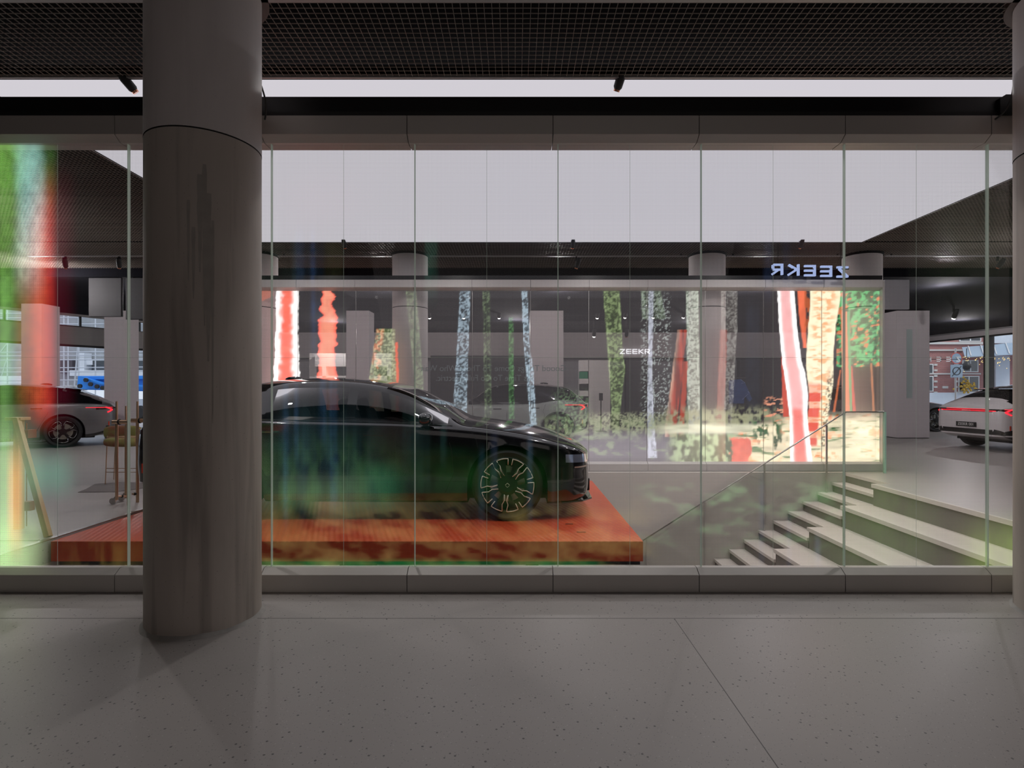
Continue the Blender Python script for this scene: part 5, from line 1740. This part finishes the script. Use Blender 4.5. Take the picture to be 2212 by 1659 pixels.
LB([(182, 815), (218, 826), (330, 834), (330, 838), (214, 831), (180, 819)], 26.6, .25, 'lower_boom', 'blue')
for a, b in ((173, 834), (186, 821), (196, 830), (210, 835), (222, 838)):
    x, _, z = at(a, b, 26.5)
    MB().lathe([(.10, 0), (.10, .08), (.001, .08)], 14, axis='y', c=(x, 26.45, z)).build('boom_pin', 'black', bl)
for a in (196, 300):
    x, _, z = at(a, 846, 27)
    MB().lathe([(.30, 0), (.34, .05), (.34, .25), (.30, .3)], 20, axis='y', c=(x, 26.9, .28)).build('tyre', 'rubber', bl)
text_mesh('boom_text', 'LIFT', .12, 'white_print', (at(218, 0, 26.7)[0], 26.78, at(0, 815.5, 26.7)[2]), (radians(90), 0, 0), bl, width=.5).name = 'boom_marking'
bpy.data.objects.remove(bpy.data.objects['boom_marking'])
rb = MB(); random.seed(3)
rb.ellipsoid((at(125, 0, 28.5)[0], 28.5, -.1), (1.1, .8, 1.45), 16, 10, .9)
for k in range(26):
    x, _, z = at(95 + random.random() * 60, 836 + random.random() * 4, 28)
    rb.ellipsoid((x, 28 + random.random(), max(.02, z)), (.12, .12, .10), 8, 6, .7)
tag(rb.build('rubble_heap', 'ext_grey', smooth=True), 'low heap of rubble and sacks outside the left window', 'rubble', kind='stuff')

# ------------------------------------------------------------------ outside, right: street
YF = 34
fb = thing('brick_building', 'red brick house with white windows across the street at right', 'building', (0, 0, 0))
def FBX(a, b, yt, yb, name, mat, off=0.0, d=.1, par=None):
    x0, _, z1 = at(a, yt, YF); x1, _, z0 = at(b, yb, YF)
    return MB().box(x0, x1, YF - off, YF - off + d, z0, z1).build(name, mat, par or fb)
FBX(1960, 2330, 600, 852, 'brick_wall', 'brick', 0, .5)
FBX(1960, 2120, 739, 744, 'cornice', 'stone', .12, .2)
FBX(1960, 2080, 755, 758, 'string_course', 'stone', .1, .2)
FBX(1960, 2116, 806, 809, 'sill_course', 'stone', .1, .2)
for a, b, yt, yb in ((2071, 2118, 716, 738), (2078, 2112, 778, 804), (2069, 2114, 812, 848), (1990, 2016, 720, 742), (1990, 2015, 786, 808), (1990, 2015, 812, 846)):
    f = FBX(a, b, yt, yb, 'window', 'win_frame', .06, .1)
    m_ = (a + b) / 2
    for p0, p1 in ((a + 2.5, m_ - 1.5), (m_ + 1.5, b - 2.5)):
        FBX(p0, p1, yt + 2, yb - 2, 'pane', 'dark_glass', .07, .02, f)
for y in range(786, 850, 12):
    FBX(2016, 2023, y, y + 4, 'quoin', 'stone', .08, .1)
    FBX(2063, 2069, y, y + 4, 'quoin', 'stone', .08, .1)
FBX(2035, 2047, 834, 839, 'house_number_plate', 'stone', .05, .06)
FBX(1960, 2330, 848, 872, 'plinth', 'ext_white', .1, .2)
dr = FBX(2142, 2172, 770, 850, 'shop_door', 'ext_white', .3, .1)
FBX(2128, 2190, 640, 742, 'pale_gable', 'ext_white', .2, .2)
fl_ = MB(); random.seed(5)
for k in range(60):
    x, _, z = at(2088 + random.gauss(0, 7), 834 + random.gauss(0, 6), YF - .5)
    fl_.ellipsoid((x, YF - .5 + random.uniform(-.1, .1), z), (.07, .07, .07), 6, 4)
fo = fl_.build('flower_display', [pbr('yellow_red_flowers', (.55, .35, .06), .8, var=.8, vscale=9)])
tag(fo, kind='stuff')
fo.parent = fb
aw = thing('awning', 'blue grey sloping awning edged with warm lights', 'awning', (0, 0, 0))
P1 = at(2078, 750, 33.6); P2 = at(2240, 736, 33.6); P3 = at(2250, 762, 31.8); P4 = at(2084, 770, 31.8)
mb = MB(); mb.add([P1, P2, P3, P4] + [(p[0], p[1], p[2] - .05) for p in (P1, P2, P3, P4)], [(0, 1, 2, 3), (7, 6, 5, 4), (0, 3, 7, 4), (1, 5, 6, 2), (2, 6, 7, 3), (0, 4, 5, 1)])
mb.build('canopy', 'awning', aw)
for k in range(6):
    u_ = (k + .5) / 6
    a_ = [P1[i] * (1 - u_) + P2[i] * u_ for i in range(3)]; b_ = [P4[i] * (1 - u_) + P3[i] * u_ for i in range(3)]
    a_[2] += .03; b_[2] += .03
    MB().tube([a_, b_], .03, 6).build('rib', 'win_frame', aw)
random.seed(9)
lg = MB()
for k in range(70):
    x, _, z = at(2062 + random.random() * 120, 770 + random.random() * 8 + (random.random() ** 3) * 26, 31.7)
    lg.ellipsoid((x, 31.7, z), (.022, .022, .022), 5, 3)
tag(lg.build('string_lights', 'fairy', aw), kind='stuff')
sgn = thing('street_sign', 'round and square traffic signs seen from behind on one pole', 'street sign', (at(2064, 0, 27.4)[0], 27.4, -.1))
x0 = 0
z1 = at(0, 774, 27.4)[2] + .1
MB().tube([(0, 0, 0), (0, 0, z1 + .5)], .04, 10).build('pole', 'steel', sgn)
MB().lathe([(.001, -.02), (.27, -.02), (.27, .0), (.001, .0)], 28, axis='y', c=(0, -.05, z1)).build('round_plate', 'sign_sheet', sgn)
MB().lathe([(.25, -.03), (.28, -.03), (.28, -.02), (.25, -.02)], 28, axis='y', c=(0, -.05, z1), cap=False).build('round_rim', 'reflector', sgn)
sq = MB().box(-.29, .29, -.07, -.05, z1 - .95, z1 - .32).build('square_plate', 'sign_sheet', sgn)
MB().lathe([(.17, -.09), (.20, -.09), (.20, -.07), (.17, -.07)], 28, axis='y', c=(0, 0, z1 - .63), cap=False).build('ring_mark', 'kiosk', sq)
MB().tube([(-.22, -.08, z1 - .88), (.22, -.08, z1 - .40)], .018, 6).build('slash_mark', 'kiosk', sq)
lmp = thing('street_lantern', 'dark hanging street lantern under the awning edge', 'lantern', at(2088, 792, 30.5))
MB().lathe([(.03, .30), (.06, .26), (.20, .14), (.22, .0), (.13, -.16), (.02, -.2)], 18).build('lantern_body', 'kiosk', lmp, smooth=50)
MB().tube([(0, 0, .5), (0, 0, 1.0)], .02, 6).build('hanger', 'kiosk', lmp)
vn = MB().ellipsoid((at(2168, 0, 29)[0], 29.5, 1.0), (1.6, .8, .55), 20, 10, .6)
# reversed wordmark on the right window
Yw = 23.2; xw, _, zw2 = at(1992, 777, Yw)
wm = wordmark('window_wordmark', 'white reversed ZEEKR letters on the right window behind the white car', 'sign', at(1980, 0, Yw)[0], at(2076, 0, Yw)[0] - at(1980, 0, Yw)[0], .20, Yw, at(0, 776, Yw)[2], 'white_print', mirror=True, depth=.03)
MB().box(-.05, 1.9, .035, .05, -.015, .015).build('backing_rail', 'kiosk', wm)

# ------------------------------------------------------------------ lights
def lamp(kind, name, loc, energy, size=.2, rot=(0, 0, 0), col=(1, 1, 1), size_y=None, spot=None, blend=.5):
    ld = bpy.data.lights.new(name, kind)
    ld.energy = energy; ld.color = col
    if kind == 'AREA':
        ld.size = size
        if size_y: ld.shape = 'RECTANGLE'; ld.size_y = size_y
    else:
        ld.shadow_soft_size = size
    if spot:
        ld.spot_size = radians(spot); ld.spot_blend = blend
    o = bpy.data.objects.new(name, ld); COL.objects.link(o)
    o.location = loc; o.rotation_euler = rot
    return o
for i, (x, y, e_) in enumerate(((-12.0, 11.5, 360), (-9, 10.5, 330), (-7, 6.5, 170), (-8, 12.5, 420), (-3, 12.5, 330), (1, 12.6, 360), (5.5, 12.5, 330), (9.3, 12.0, 340), (12.5, 11.6, 300), (8.5, 8, 170), (0, 18, 460), (6, 18.5, 420), (-6, 18.5, 420), (14.5, 18, 420))):
    lamp('POINT', 'hall_fill_light', (x, y, 3.4), e_ * .20, .03, (0, 0, 0), (1, .95, .95))  # point fills added to brighten the rear halls, no fixtures hang here
for i, (x, y, e_) in enumerate(((-3.6, 4.7, 60), (-1.2, 4.7, 60), (1.4, 4.6, 60), (3.8, 4.7, 45), (5.4, 5.4, 45), (-3.6, 8.2, 60), (-1.1, 8.2, 60), (1.4, 8.2, 70), (3.9, 8.2, 70), (5.4, 8.2, 55), (2.6, 6.8, 80), (4.6, 6.8, 50))):
    lamp('SPOT', 'void_fill_spot', (x, y, 3.79), e_, .04, (0, 0, 0), (1, .96, .93), spot=165, blend=1.0)  # extra fills added under the light ceiling to brighten platform and stairs
lamp('AREA', 'foreground_fill_light', (.6, -1.4, 3.7), 22, 6, (radians(55), 0, 0), (1, .90, .86), size_y=3)  # unseen area fill added behind the camera to lift the near zone
sun_ = lamp('SUN', 'sun', (0, 0, 30), 1.2, .1, (radians(35), radians(20), 0), (1, .98, .95))
sun_.data.angle = radians(20)

wd = bpy.data.worlds.new('world'); scene.world = wd; wd.use_nodes = True
nt = wd.node_tree; nt.nodes.clear()
bg = nt.nodes.new('ShaderNodeBackground'); wo = nt.nodes.new('ShaderNodeOutputWorld')
sk = nt.nodes.new('ShaderNodeTexSky'); sk.sky_type = 'HOSEK_WILKIE'; sk.turbidity = 5; sk.sun_direction = (.3, -.3, .8)
mxw = nt.nodes.new('ShaderNodeMix'); mxw.data_type = 'RGBA'; mxw.inputs[0].default_value = .75
nt.links.new(sk.outputs[0], mxw.inputs[6]); mxw.inputs[7].default_value = (.72, .80, .92, 1)
nt.links.new(mxw.outputs[2], bg.inputs[0]); bg.inputs[1].default_value = 1.5
nt.links.new(bg.outputs[0], wo.inputs[0])

# ------------------------------------------------------------------ camera
cd = bpy.data.cameras.new('camera')
cam = bpy.data.objects.new('camera', cd); COL.objects.link(cam)
cam.location = (0, 0, EYE); cam.rotation_euler = (radians(90), 0, 0)
cd.sensor_width = 36.0; cd.sensor_fit = 'HORIZONTAL'
cd.lens = F / 2212 * 36.0
cd.shift_x = -(CX - 1106) / 2212
cd.shift_y = (CY - 829.5) / 2212
cd.clip_start = .05; cd.clip_end = 300
scene.camera = cam

vs = scene.view_settings
vs.view_transform = 'Standard'; vs.look = 'None'; vs.exposure = 0; vs.gamma = 1
vs.use_curve_mapping = False
scene.cycles.max_bounces = 8; scene.cycles.transparent_max_bounces = 24
scene.cycles.sample_clamp_indirect = 4
scene.cycles.caustics_reflective = False; scene.cycles.caustics_refractive = False
scene.cycles.use_denoising = True
